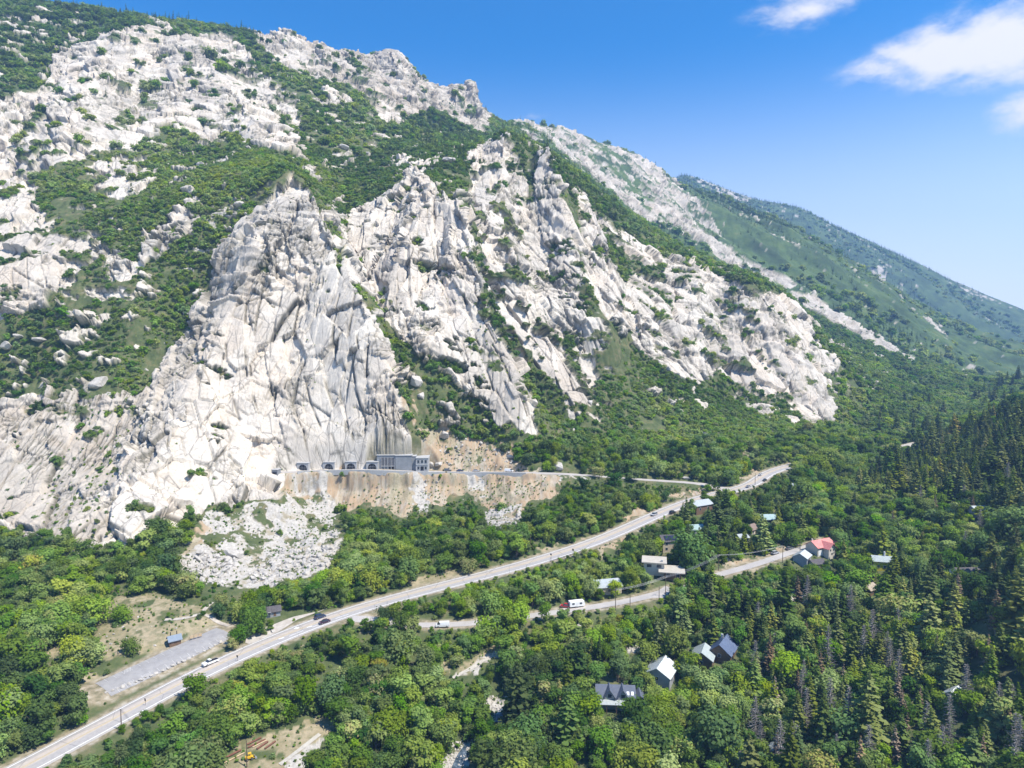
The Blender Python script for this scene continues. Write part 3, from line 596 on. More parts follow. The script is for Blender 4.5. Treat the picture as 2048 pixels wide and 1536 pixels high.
FIRS = [(crown_fir('conifer_crown', 60 + k, M_FIR, 12.5 + .5 * (k % 2), [3.3, 3.8, 2.7, 4.1, 3.0, 3.6][k], 22 + k, 9), trunk_fir('conifer_trunk', 12.5)) for k in range(6)]
BROWNS = [(crown_fir('brown_crown', 80 + k, M_BROWN, 12, 2.0, 22, 7, .2, .75), trunk_fir('brown_trunk', 12, M_DEAD)) for k in range(2)]
SNAGS = [(branches_dead('bare_branches', 90 + k, 13, 1.9 + .3 * k), trunk_fir('bare_trunk', 13, M_DEAD)) for k in range(3)]
SCRUBS = [crown_broad('scrub_bush', 120 + k, M_SCRUB, 1.75, 2.3, 260, 6, .3, 0) for k in range(4)]
CLUMPS = [crown_broad('brush_clump', 140 + k, M_SCRUB, 3.6, 3.2, 330, 9, .55, 0) for k in range(3)]
FARFIR = [crown_fir('far_conifer', 160 + k, M_FIR, 12, 2.4, 12, 6, .04) for k in range(3)]
# ------------------------------------------------------------------ small builders
class MB:
    def __init__(s): s.v = []; s.f = []; s.mi = []
    def add(s, V, F, m=0):
        o = len(s.v); s.v += [tuple(p) for p in V]; s.f += [tuple(i + o for i in q) for q in F]; s.mi += [m] * len(F); return s
    def box(s, x0, x1, y0, y1, z0, z1, m=0):
        return s.add([(x0,y0,z0),(x1,y0,z0),(x1,y1,z0),(x0,y1,z0),(x0,y0,z1),(x1,y0,z1),(x1,y1,z1),(x0,y1,z1)], [(0,3,2,1),(4,5,6,7),(0,1,5,4),(1,2,6,5),(2,3,7,6),(3,0,4,7)], m)
    def frustum(s, b, t, z0, z1, m=0):
        (a0,a1,b0,b1), (c0,c1,d0,d1) = b, t
        return s.add([(a0,b0,z0),(a1,b0,z0),(a1,b1,z0),(a0,b1,z0),(c0,d0,z1),(c1,d0,z1),(c1,d1,z1),(c0,d1,z1)], [(0,3,2,1),(4,5,6,7),(0,1,5,4),(1,2,6,5),(2,3,7,6),(3,0,4,7)], m)
    def prism(s, prof, y0, y1, m=0):
        n = len(prof); V = [(x, y0, z) for x, z in prof] + [(x, y1, z) for x, z in prof]
        return s.add(V, [tuple(range(n)), tuple(range(2 * n - 1, n - 1, -1))] + [(i, i + n, (i + 1) % n + n, (i + 1) % n) for i in range(n)], m)
    def rod(s, p, q, r, k=6, m=0, r2=None):
        p = np.array(p, float); q = np.array(q, float); d = q - p; d /= np.linalg.norm(d) + 1e-9; a = np.cross(d, (0, 0, 1) if abs(d[2]) < .9 else (1, 0, 0)); a /= np.linalg.norm(a); b = np.cross(d, a); r2 = r if r2 is None else r2
        V = [p + (a * math.cos(6.2832 * i / k) + b * math.sin(6.2832 * i / k)) * r for i in range(k)] + [q + (a * math.cos(6.2832 * i / k) + b * math.sin(6.2832 * i / k)) * r2 for i in range(k)]
        return s.add(V, [(i, (i + 1) % k, (i + 1) % k + k, i + k) for i in range(k)] + [tuple(range(k - 1, -1, -1)), tuple(range(k, 2 * k))], m)
    def gable(s, x0, x1, y0, y1, z, rise, over=.5, th=.22, m=0):
        """ridge along x; two sloping slabs meeting at the ridge"""
        ym = (y0 + y1) / 2; k = rise / (ym - y0); zo = z - over * k
        A = [(x0-over,y0-over,zo),(x1+over,y0-over,zo),(x1+over,ym,z+rise),(x0-over,ym,z+rise),(x1+over,y1+over,zo),(x0-over,y1+over,zo)]
        V = A + [(x, y, zz - th) for x, y, zz in A]
        return s.add(V, [(0,1,2,3),(3,2,4,5),(6,9,8,7),(9,11,10,8),(0,6,7,1),(1,7,8,2),(2,8,10,4),(4,10,11,5),(5,11,9,3),(3,9,6,0)], m)
    def gable_y(s, x0, x1, y0, y1, z, rise, over=.4, th=.2, m=0):
        g = MB().gable(y0, y1, x0, x1, z, rise, over, th); return s.add([(y, x, zz) for x, y, zz in g.v], [tuple(reversed(f)) for f in g.f], m)
    def build(s, name, mats, parent=None, smooth=False, bevel=0):
        me = bpy.data.meshes.new(name); me.from_pydata([tuple(map(float, p)) for p in s.v], [], s.f)
        mats = mats if isinstance(mats, (list, tuple)) else [mats]
        for m in mats: me.materials.append(m)
        for p, i in zip(me.polygons, s.mi): p.material_index = min(i, len(mats) - 1); p.use_smooth = smooth
        if bevel:
            import bmesh
            bm = bmesh.new(); bm.from_mesh(me); bmesh.ops.bevel(bm, geom=list(bm.edges), offset=bevel, segments=2, affect='EDGES', clamp_overlap=True); bm.to_mesh(me); bm.free()
        o = bpy.data.objects.new(name, me); COL.objects.link(o); o.parent = parent; return o
def thing(name, label, cat, loc, rz=0.0, group=None):
    o = bpy.data.objects.new(name, None); COL.objects.link(o); o.location = loc; o.rotation_euler = (0, 0, rz); o.empty_display_size = 1
    o['label'] = label; o['category'] = cat
    if group: o['group'] = group
    return o
def tag(o, label, cat, group=None, kind=None):
    o['label'] = label; o['category'] = cat
    if group: o['group'] = group
    if kind: o['kind'] = kind
    return o
def copy_tree(o, parent=None):
    c = o.copy(); COL.objects.link(c); c.parent = parent
    for ch in list(o.children): copy_tree(ch, c)
    return c
def simple(name, a, b=None, scale=1.5, rough=.8, metal=0, stretch=(1, 1, 1), spec=.3):
    t = NT(name); t.set(Roughness=rough, Metallic=metal, Specular_IOR_Level=spec)
    b = b or tuple(min(1, c * 1.25) for c in a)
    t.col(t.ramp(t.noise(scale, 5, .6, t.obj(stretch)), [(.32, a), (.68, b)])); return t.m
def ribbed(name, a, b, freq, axis=0, rough=.45, metal=.3):
    t = NT(name); t.set(Roughness=rough, Metallic=metal)
    w = t.n('ShaderNodeTexWave', i_Scale=freq, bands_direction='XYZ'[axis]); t.l(t.obj(), w.inputs['Vector'])
    n = t.noise(.7, 5, .6, t.obj())
    t.col(t.mix(t.ramp(n, [(.3, (0, 0, 0)), (.7, (1, 1, 1))]), a, b)); t.bump(w.outputs['Fac'], .05, .6); return t.m
M_CONC = simple('concrete', (.33, .33, .33), (.42, .42, .41), .5); M_CONC_D = simple('grey blockwork', (.20, .215, .225), (.27, .28, .29), .4); M_DARKIN = simple('dark interior', (.012, .012, .014), (.02, .02, .022))
M_GLASS = simple('window glass', (.03, .04, .05), (.045, .055, .065), 1, .12, 0, spec=.6); M_FRAME = simple('pale window frame', (.55, .54, .52)); M_WHITE = simple('white paint', (.72, .72, .70), (.80, .80, .78), .8, .5); M_TYRE = simple('tyre rubber', (.015, .015, .015)); M_RIM = simple('wheel rim', (.35, .35, .36), None, 2, .3, .8)
M_LAMP = simple('lamp lens', (.75, .75, .72), None, 2, .15); M_TAIL = simple('red lamp lens', (.35, .02, .02), None, 2, .2); M_STEEL = simple('galvanised steel', (.36, .37, .38), (.48, .48, .48), 2, .45, .6); M_RUST = simple('rusty steel', (.13, .055, .035), (.24, .11, .07), 1.2, .8); M_TIMBER = simple('pale timber', (.42, .30, .17), (.55, .42, .27), 1, .85, 0, (.2, 4, 4)); M_POLE = simple('weathered pole wood', (.09, .065, .045), (.17, .13, .09), 1.5, .9, 0, (3, 3, .3))
R_SLATE = ribbed('blue grey shingle roof', (.085, .10, .135), (.12, .135, .17), 2.2, 1, .7, 0); R_PALE = ribbed('pale metal roof', (.36, .40, .41), (.47, .50, .50), 2.5, 0, .45, .15); R_GREEN = ribbed('grey green metal roof', (.30, .35, .34), (.38, .42, .41), 2.5, 0, .5, .1); R_BLUE = ribbed('dark blue metal roof', (.06, .09, .17), (.09, .13, .22), 2.5, 0, .4, .2); R_RED = ribbed('faded red metal roof', (.52, .16, .14), (.62, .25, .22), 1.8, 0, .5, .1); R_TAN = simple('flat gravel roof', (.38, .345, .29), (.47, .43, .37), .6); R_DARK = simple('dark shingle roof', (.06, .055, .06), (.11, .10, .10), 1.2); R_TEAL = ribbed('teal metal roof', (.30, .42, .40), (.42, .52, .50), 2.5, 0, .45, .15); R_BROWN = simple('brown shingle roof', (.17, .12, .10), (.25, .19, .16), 1.2)
W_TAN = simple('tan siding', (.42, .35, .25), (.50, .43, .32), .8); W_BROWN = simple('brown log wall', (.13, .08, .05), (.20, .13, .08), 1.5, .85, 0, (.3, .3, 6)); W_GREY = simple('grey siding', (.26, .27, .28), (.34, .35, .36), .8); W_YELLOW = simple('yellow siding', (.62, .50, .04), (.72, .60, .07), .8); W_CREAM = simple('cream stucco', (.52, .47, .39), (.60, .55, .47), .6); M_SOLAR = simple('solar glass', (.015, .018, .035), (.03, .035, .06), 1, .15)
FOOT = []
SEE = dict(gable_house=.5, metal_roof_house=.5, solar_house=.45, white_roof_cabin=.35, yellow_house=.5, roadside_house=.4, white_shed=.5, blue_roof_house=.35, cabin=.35, black_roof_house=.35, teal_roof_cabin=.2, forest_cabin=.12, brown_roof_cabin=.2)
def at(px, py):
    p = seen([px], [py])[0]; p[2] = float(surf(p[0], p[1])); return p
def windows(parent, spots, w=1.1, h=1.2, mat=None):
    """spots: (x, y, z, facing) with facing 'f' front (-y), 'b', 'l', 'r'"""
    for x, y, z, f in spots:
        a, b = (w / 2, .04) if f in 'fb' else (.04, w / 2); s = -1 if f in 'fl' else 1
        ox, oy = (0, s * .05) if f in 'fb' else (s * .05, 0)
        fr = MB().box(x - a - .09 * (a > .1) + ox, x + a + .09 * (a > .1) + ox, y - b - .09 * (b > .1) + oy, y + b + .09 * (b > .1) + oy, z - h / 2 - .09, z + h / 2 + .09).build('window', M_FRAME, parent)
        MB().box(x - a + ox * 1.8, x + a + ox * 1.8, y - b + oy * 1.8, y + b + oy * 1.8, z - h / 2, z + h / 2).build('pane', mat or M_GLASS, fr)
def door(parent, x, y, z=0, w=1.0, h=2.1, mat=None):
    d = MB().box(x - w / 2, x + w / 2, y - .09, y - .01, z, z + h).build('door', mat or W_BROWN, parent); MB().box(x + w / 2 - .18, x + w / 2 - .1, y - .15, y - .08, z + 1, z + 1.12).build('handle', M_STEEL, d)
def gable_wall(x0, x1, y0, y1, h, rise, deep=2.0):
    m = MB().box(x0, x1, y0, y1, -deep, h); ym = (y0 + y1) / 2; r = rise - .25
    return m.add([(x0,y0,h),(x0,y1,h),(x0,ym,h+r),(x1,y0,h),(x1,y1,h),(x1,ym,h+r)], [(0,2,1),(3,4,5),(0,3,5,2),(1,2,5,4)])
def house(name, label, px, py, rz, w, d, h, rise, roof, wall, wins=(), chim=None, group=None, rad=None, cat='house', base=0.0):
    p = at(px, py); o = thing(name, label, cat, (p[0], p[1], p[2] + base), R(rz), group)
    gable_wall(-w/2, w/2, -d/2, d/2, h, rise).build('wall', wall, o)
    rf = MB().gable(-w/2, w/2, -d/2, d/2, h, rise).build('roof', roof, o)
    if chim: MB().box(chim[0] - .4, chim[0] + .4, chim[1] - .4, chim[1] + .4, h + .2, h + rise + 1.1).build('chimney', M_CONC, rf)
    windows(o, wins); door(o, w * .1, -d/2)
    FOOT.append((p[0], p[1], (rad or max(w, d) * .62) * .8, (rad or 0) * SEE.get(name, .3))); return o
S = 1.0
# ---- the houses in the trees
o = house('gable_house', 'slate blue roofed house with two front gables and two skylights among the lower trees', 1230, 1402, -4, 15.5, 9.5, 3.9, 3.4, R_SLATE, W_GREY, [(-5.5, -4.75, 1.6, 'f'), (3.2, -4.75, 1.6, 'f'), (6, -4.75, 1.6, 'f'), (7.75, 0, 2.2, 'r')], None, None, 12)
o.scale = (.84, .84, .84); rf = [c for c in o.children if c.name.startswith('roof')][0]
for gx in (-2.6, 2.8):
    MB().gable_y(gx - 2.2, gx + 2.2, -5.6, .6, 4.7, 3.1).build('dormer_roof', R_SLATE, rf); m = MB().box(gx - 2, gx + 2, -5.2, .4, 3, 4.7); m.add([(gx-2,-5.2,4.7),(gx+2,-5.2,4.7),(gx,-5.2,7.4)], [(0,1,2)]).build('dormer_wall', W_GREY, o)
    windows(o, [(gx, -5.2, 5.0, 'f')], 1.6, 1.5)
for sx in (5.0, 6.8): MB().add([(sx-.5,-3.6,4.80),(sx+.5,-3.6,4.80),(sx+.5,-2.4,5.66),(sx-.5,-2.4,5.66),(sx-.5,-3.6,4.5),(sx+.5,-3.6,4.5),(sx+.5,-2.4,5.4),(sx-.5,-2.4,5.4)], [(0,1,2,3),(0,4,5,1),(1,5,6,2),(2,6,7,3),(3,7,4,0)]).build('skylight', M_LAMP, rf)
MB().add([(-8.2,-7.6,2.5),(8.2,-7.6,2.5),(8.2,-4.7,3.7),(-8.2,-4.7,3.7),(-8.2,-7.6,2.35),(8.2,-7.6,2.35),(8.2,-4.7,3.55),(-8.2,-4.7,3.55)], [(0,1,2,3),(4,7,6,5),(0,4,5,1),(1,5,6,2),(3,7,4,0)]).build('porch_roof', R_PALE, o)
for x in (-7.8, -3.9, 0, 3.9, 7.8): MB().box(x-.12, x+.12, -7.4, -7.16, -2, 2.45).build('porch_post', W_BROWN, o)
MB().gable_y(7.9, 12.0, -4.2, 2.5, 2.9, 2.2).build('wing_roof', R_SLATE, o); MB().box(7.8, 11.7, -4, 2.3, -2, 2.95).build('wing_wall', W_GREY, o); windows(o, [(9.8, -4, 1.4, 'f')])
house('metal_roof_house', 'house with a wide pale metal roof sloping to the right, half hidden by conifers', 1322, 1352, 62, 11.5, 9.5, 3.0, 2.8, R_PALE, W_GREY, [(-3, -4.75, 1.6, 'f'), (3, -4.75, 1.6, 'f'), (-5.75, 0, 1.9, 'l')], None, None, 10)
house('cabin', 'cabin with a grey green metal roof between the pale roof and the dark blue roof', 1406, 1322, 66, 9, 8, 3, 2.6, R_GREEN, W_BROWN, [(-2, -4, 1.4, 'f'), (-4.5, 0, 1.5, 'l')], None, None, 7)
house('blue_roof_house', 'house with a steep dark blue metal roof deep in the conifers', 1446, 1308, 58, 11, 8.5, 3, 3.4, R_BLUE, W_BROWN, [(-3, -4.25, 1.6, 'f'), (-5.5, 0, 1.9, 'l')], (2, 1), None, 8)
o = house('solar_house', 'dark roofed house with black solar panels standing just below the highway', 1338, 1098, 8, 9.5, 8, 5.2, 2.2, R_DARK, W_TAN, [(-2.8, -4, 3.8, 'f'), (2.8, -4, 3.8, 'f'), (-2.8, -4, 1.3, 'f')], None, None, 8)
rf = [c for c in o.children if c.name.startswith('roof')][0]
MB().add([(-3.4,-3.7,5.65),(3.4,-3.7,5.65),(3.4,-1.0,7.15),(-3.4,-1.0,7.15),(-3.4,-3.7,5.4),(3.4,-3.7,5.4),(3.4,-1.0,6.9),(-3.4,-1.0,6.9)], [(0,1,2,3),(0,4,5,1),(1,5,6,2),(2,6,7,3),(3,7,4,0)]).build('solar_panel', M_SOLAR, rf)
MB().box(4.6, 8.8, -3.4, 2.5, 2.6, 2.9).build('carport_roof', R_DARK, o); [MB().box(x-.1, x+.1, y-.1, y+.1, -2, 2.6).build('carport_post', W_BROWN, o) for x in (5.2, 8.4) for y in (-3, 2.1)]
# flat roofed modern house
p = at(1322, 1146); o = thing('flat_roof_house', 'modern tan house of two flat roofed blocks stepping down beside the side road', 'house', p, R(-12)); FOOT.append((p[0], p[1], 12))
MB().box(-8, 1.5, -3.5, 5, -2, 5.6).build('wall', W_CREAM, o); MB().box(-9, 2.6, -4.6, 6, 5.6, 6.05).build('roof', R_TAN, o)
MB().box(1.6, 9, -6.5, 2, -2, 2.7).build('garage_wall', W_BROWN, o); MB().box(-1.2, 10.8, -8.6, 2.6, 2.75, 3.15).build('garage_roof', R_TAN, o)
windows(o, [(-1.0, -3.5, 4.2, 'f'), (-5.5, -3.5, 4.2, 'f')], 2.2, 1.4); windows(o, [(3.2, -6.5, 1.3, 'f'), (7.5, -6.5, 1.3, 'f')], 1.6, 1.6); door(o, 5.4, -6.5)
MB().box(-.2, .8, -2.9, -2.1, 5.9, 7.0).build('chimney', M_CONC, o)
o = house('white_roof_cabin', 'cabin with a shiny white metal roof under trees left of the flat roofed house', 1212, 1182, 14, 12, 7.5, 3.4, 2.2, R_PALE, W_TAN, [(-3.5, -3.75, 1.6, 'f'), (0, -3.75, 1.6, 'f'), (4, -3.75, 1.6, 'f')], None, None, 8)
# red roofed building by the side road
p = at(1640, 1100); o = thing('red_roof_building', 'large cream building with a faded red metal roof at the side road end', 'building', p, R(28)); o.scale = (.8, .8, .8); FOOT.append((p[0], p[1], 9, 6))
gable_wall(-8, 8, -4.5, 4.5, 5.5, 3).build('wall', W_CREAM, o); rf = MB().gable(-8, 8, -4.5, 4.5, 5.5, 3, .8).build('roof', R_RED, o)
MB().gable_y(-3.4, 3.4, -9, .4, 5.2, 2.9, .7).build('front_roof', R_RED, rf); m = MB().box(-3, 3, -8.6, -4.4, -2, 5.2); m.add([(-3,-8.6,5.2),(3,-8.6,5.2),(0,-8.6,7.8)], [(0,1,2)]); m.build('front_wall', W_CREAM, o)
MB().gable_y(8.4, 12.6, -4, 5, 4.6, 2.2, .6).build('wing_roof', R_RED, rf); MB().box(8.05, 12.2, -3.6, 4.6, -2, 4.65).build('wing_wall', W_CREAM, o)
MB().box(-7.2, -3.8, -4.62, -4.5, 0, 3.2).build('garage_door', M_WHITE, o); MB().box(-6.9, -6.1, .6, 1.4, 7, 9.4).build('chimney', W_CREAM, o)
windows(o, [(-1.4, -8.6, 3.8, 'f'), (1.4, -8.6, 3.8, 'f'), (0, -8.6, 1.4, 'f'), (5.6, -4.5, 3.8, 'f'), (-5.5, -4.5, 4.4, 'f')])
house('white_shed', 'shed with a bright pale metal roof before the red roofed building', 1604, 1122, 52, 8, 6.5, 2.8, 1.9, R_PALE, W_GREY, [(-2, -3.25, 1.4, 'f')], None, None, 6, 'shed')
house('dark_shed', 'dark roofed shed beside the creek below the red roofed building', 1632, 1134, 20, 7, 5, 2.6, 1.4, R_DARK, W_GREY, [(-2, -2.5, 1.4, 'f')], None, None, 5, 'shed')
o = house('yellow_house', 'bright yellow house with a grey metal roof alone in the far trees', 1768, 1136, -14, 11, 6.5, 4.2, 1.8, R_GREEN, W_YELLOW, [(-3.4, -3.25, 1.4, 'f'), (-.6, -3.25, 1.4, 'f')], None, None, 8); MB().rod((0, 0, 5.8), (0, 0, 8.0), .4, 8).build('flue', M_WHITE, o)
house('black_roof_house', 'low house with a black roof and pale front at the right edge of the wood', 1938, 1156, 3, 13, 7, 3.2, 1.6, R_DARK, M_WHITE, [(-4, -3.5, 1.5, 'f'), (0, -3.5, 1.5, 'f')], (5, 0), None, 9)
house('roadside_house', 'house with a white metal roof right beside the highway bend', 1399, 1020, 30, 13, 8, 4, 2.0, R_PALE, W_BROWN, [(-3.5, -4, 1.8, 'f'), (2.5, -4, 1.8, 'f')], None, None, 10)
house('teal_roof_cabin', 'cabin with a pale teal roof among dark conifers above the side road', 1540, 1046, 4, 11, 7, 3.2, 2, R_TEAL, W_BROWN, [(-3, -3.5, 1.6, 'f')], None, None, 8)
house('brown_roof_cabin', 'cabin with a brown roof in dark trees between the teal roof and the red roof', 1500, 1066, 40, 7.5, 6, 3, 2, R_BROWN, W_CREAM, [(-2, -3, 1.5, 'f')], None, None, 6)
house('small_white_cabin', 'tiny white roofed cabin in dark trees above the parked cars', 1483, 1082, 20, 5.5, 5, 2.6, 1.4, R_PALE, W_CREAM, [(-1.4, -2.5, 1.4, 'f')], None, None, 5)
house('pale_blue_roof_cabin', 'cabin with a pale bluish roof behind the tall dark conifers right of the solar house', 1390, 1066, 12, 8, 6, 3, 1.8, R_TEAL, W_GREY, [(-2, -3, 1.5, 'f')], None, None, 6)
house('grey_roof_cabin', 'grey roofed cabin in the green trees just right of the far highway bend', 1597, 982, -25, 12, 7, 3, 1.8, R_GREEN, W_GREY, [(-3, -3.5, 1.5, 'f')], None, None, 9)
house('tan_roof_cabin', 'cabin with a tan roof in the green trees below the yellow house', 1737, 1186, 35, 6.5, 5, 2.6, 1.6, simple('tan shingle roof', (.30, .25, .19), (.38, .32, .25)), W_BROWN, [(-2, -2.5, 1.5, 'f')], None, None, 6)
house('pink_roof_cabin', 'cabin with a pale pinkish roof above the broadleaf trees left of the snags', 1697, 1208, 30, 6, 5.5, 2.8, 1.6, R_BROWN, W_CREAM, [(-1.6, -2.75, 1.4, 'f')], None, None, 6)
house('forest_cabin', 'small cabin with a pale roof deep in the lower right conifers', 1908, 1402, 38, 5.5, 4.5, 2.6, 1.5, R_PALE, W_GREY, [(-1.4, -2.25, 1.4, 'f')], None, None, 6)
house('hidden_cabin', 'little white cabin at the bottom edge among conifers', 1553, 1512, 70, 4.5, 4, 2.5, 1.4, R_PALE, W_CREAM, [(-1, -2, 1.4, 'f')], None, None, 5)
house('high_cabin', 'small pale roofed cabin on the far conifer slope', 1955, 1028, 10, 7, 5, 3, 1.5, R_PALE, W_GREY, [(-2, -2.5, 1.5, 'f')], None, None, 6)
house('highway_shed', 'dark roofed shed under trees on the uphill side of the highway junction', 546, 1228, 25, 5.5, 4.2, 2.2, 1.4, R_DARK, W_GREY, [(-1.6, -2.5, 1.3, 'f')], None, None, 6, 'shed')
# ---- vault building on the terrace
BP = resample(BENCH, 1.0); BPX = project(BP[:, 0], BP[:, 1], BP[:, 2])[0]
def bench_pt(px, off):
    q = BP[int(np.argmin(abs(BPX - px)))].copy(); q[1] += off; return q
p = bench_pt(803, 6.0); vb = thing('vault_building', 'grey concrete building of three flat roofed blocks at the foot of the white cliff', 'building', (p[0], p[1], p[2] - .1), R(2)); VZ = p[2]
MB().box(-16.2, -4.4, -.9, 12, -2, 9.4).box(-4.4, 6.0, -1.6, 12, -2, 9.2).box(6.0, 8.6, -.4, 12, -2, 8.6).build('wall', M_CONC_D, vb)
MB().box(8.62, 16.4, -2.4, 10, -2, 7.7).build('office_wall', M_CONC, vb)
MB().box(-16.5, -4.65, -1.2, 12.2, 9.4, 9.8).box(-4.6, 6.2, -1.9, 12.2, 9.25, 9.65).box(6.05, 8.6, -.6, 12.2, 8.6, 8.9).box(8.5, 16.7, -2.7, 10.2, 7.7, 8.05).build('roof', M_CONC, vb)
MB().box(-13.4, -5.2, -1.04, -.91, 2.8, 8.0).build('loading_bay', simple('dark panel', (.11, .11, .115), (.15, .15, .155)), vb)
m = MB(); [m.box(x-.14, x+.14, -1.35, -1.06, 0, 8.1) for x in (-13.5, -11.4, -9.3, -7.2, -5.1)]; m.box(-13.6, -5, -1.4, -1.06, 2.5, 2.8); m.build('bay_posts', M_CONC, vb)
for x in (-7.9, -6.1): MB().box(x-.6, x+.6, -1.08, -.92, 0, 2.3).build('door', M_DARKIN, vb)
windows(vb, [(10.3, -2.4, 5.7, 'f'), (12.6, -2.4, 5.7, 'f'), (14.9, -2.4, 5.7, 'f'), (10.3, -2.4, 1.6, 'f'), (14.9, -2.4, 1.6, 'f')], 1.35, 1.9); MB().box(11.6, 13.6, -2.52, -2.4, 0, 2.5).build('entrance_door', M_DARKIN, vb)
MB().box(8.9, 16.2, -2.65, -2.42, 3.4, 3.7).build('canopy', M_CONC, vb)
# ---- four tunnel mouths
def portal(label, px, py, w=7.4, arch=2.75, group='tunnel mouths in the white cliff'):
    p = bench_pt(px, 4.0); o = thing('tunnel_portal', label, 'tunnel', p, R(-3), group); h = 4.6; n = 14
    A = [(arch * math.cos(math.pi * k / n), .9 + arch * math.sin(math.pi * k / n)) for k in range(n + 1)]; A = [(arch, -1)] + A + [(-arch, -1)]
    V = []; F = []
    def top(x): return h
    outer = [(w/2, -1)] + [(max(-w/2, min(w/2, a[0] / arch * w/2 * 1.02)), top(a[0])) for a in A[1:-1]] + [(-w/2, -1)]
    for y in (0, 9.0):
        for (ax, az), (ox, oz) in zip(A, outer): V += [(ax, y, az), (ox, y, oz)]
    k = len(A)
    for i in range(k - 1):
        a = 2 * i; b = a + 2; F.append((a, b, b + 1, a + 1)); c = 2 * k; F.append((a + 1, b + 1, b + 1 + c, a + 1 + c)); F.append((a, a + c, b + c, b))
    MB().add(V, F).build('portal_frame', M_CONC, o)
    MB().add([(x, .4, z) for x, z in A], [tuple(range(len(A)))]).build('unlit_tunnel_sheet', M_DARKIN, o)  # near-black sheet closes the arch, its colour standing in for the tunnel's darkness
    m = MB(); [m.box(x - .05, x + .05, .28, .36, -.5, .8 + math.sqrt(max(0, arch ** 2 - x * x))) for x in (-2, -1, 0, 1, 2)]; m.box(-2.5, 2.5, .28, .36, 1.5, 1.62); m.build('bars', M_STEEL, o)
    MB().box(-w/2 - .2, w/2 + .2, -.3, 9, h, h + .3).build('lintel', M_CONC, o)
    return o
portal('leftmost of four arched tunnel mouths at the foot of the white cliff', 602, 941); portal('second tunnel mouth from the left in the white cliff', 654, 940); portal('third tunnel mouth from the left in the white cliff', 700, 939); portal('tunnel mouth partly hidden by the grey building', 743, 938)
p = at(551, 948); o = thing('concrete_hut', 'small grey concrete hut perched on the cliff left of the tunnel mouths', 'hut', p, R(-8)); MB().box(-2, 2, -1, 3, -3, 2.6).build('wall', M_CONC_D, o); MB().box(-2.2, 2.2, -1.3, 3.2, 2.6, 2.9).build('roof', M_CONC, o); MB().box(-1.4, 1.4, -1.1, -1.0, .2, 1.3).build('opening', M_DARKIN, o)
# terrace wall
B = resample(BENCH, 2.0); tg = np.gradient(B[:, :2], axis=0); tg /= np.linalg.norm(tg, axis=1, keepdims=True); nr = np.stack([tg[:, 1], -tg[:, 0]], 1)
def rail_strip(name, label, cat, L, off, h0, h1, th, mat, i0=0, i1=None):
    i1 = i1 or len(L); t = np.gradient(L[:, :2], axis=0); t /= np.linalg.norm(t, axis=1, keepdims=True) + 1e-9; nn = np.stack([t[:, 1], -t[:, 0]], 1)
    V = []; F = []
    for i in range(i0, i1):
        c = L[i, :2] + nn[i] * off
        for s in (-1, 1):
            for hz_ in (h0, h1): q = c + nn[i] * s * th / 2; V.append((q[0], q[1], L[i, 2] + hz_))
    for i in range(i1 - i0 - 1):
        a = 4 * i; b = a + 4; F += [(a, b, b + 1, a + 1), (a + 2, a + 3, b + 3, b + 2), (a + 1, b + 1, b + 3, a + 3)]
    k = 4 * (i1 - i0 - 1); F += [(0, 1, 3, 2), (k, k + 2, k + 3, k + 1)]
    return tag(MB().add(V, F).build(name, mat), label, cat) if label else MB().add(V, F).build(name, mat)
i0 = int(np.argmin(abs(project(B[:, 0], B[:, 1], B[:, 2])[0] - 590))); i1 = int(np.argmin(abs(project(B[:, 0], B[:, 1], B[:, 2])[0] - 1062)))
rail_strip('terrace_wall', 'low grey concrete wall along the edge of the tunnel terrace', 'wall', B, 4.0, -2.2, 1.0, .4, M_CONC, i0, i1)
# ------------------------------------------------------------------ roads
def strip(name, L, half, mat, label, lift=.07, step=2.0, cols=9, h_off=0.0):
    L = smooth_line(L, step, 4); L[:, 2] = ground(L[:, 0], L[:, 1]); t = np.gradient(L[:, :2], axis=0); t /= np.linalg.norm(t, axis=1, keepdims=True) + 1e-9; nn = np.stack([t[:, 1], -t[:, 0]], 1)
    d = np.r_[0, np.cumsum(np.linalg.norm(np.diff(L[:, :2], axis=0), axis=1))]
    V = []; A_ = []; D_ = []
    for i in range(len(L)):
        for k in range(cols):
            u = -1 + 2 * k / (cols - 1); q = L[i, :2] + nn[i] * (half * u + h_off); V.append((q[0], q[1], (L[i, 2] if name == 'highway' else float('nan')) + lift - .05 * u * u)); A_.append(u); D_.append(d[i])
    V = np.array(V)
    if name != 'highway': V[:, 2] = np.maximum(surf(V[:, 0], V[:, 1]), ground(V[:, 0], V[:, 1]) - .3) + lift
    me = make_mesh(name, V, grid_quads(0, len(L), cols)[:, ::-1], {'across': A_, 'along': D_}, True); me.materials.append(mat)
    o = bpy.data.objects.new(name, me); COL.objects.link(o); o['kind'] = 'structure'; o['label'] = label; o['category'] = 'road'; return o
t = NT('sunbleached asphalt'); t.set(Roughness=.88)
u = t.math('ADD', t.math('MULTIPLY', t.attr('across'), .5), .5); u = t.math('ADD', u, t.math('MULTIPLY', t.math('SUBTRACT', t.noise(.15, 3, .5, t.pos()), .5), .03))
c = t.ramp(u, [(.0, (0.365, 0.339, 0.3)), (.10, (0.365, 0.339, 0.3)), (.13, (.29, .265, .245)), (.24, (.31, .285, .26)), (.29, (0.47, 0.396, 0.326)), (.52, (0.479, 0.405, 0.335)), (.58, (.33, .315, .305)), (.80, (.32, .305, .295)), (.86, (0.374, 0.348, 0.318)), (1, (0.418, 0.387, 0.339))])
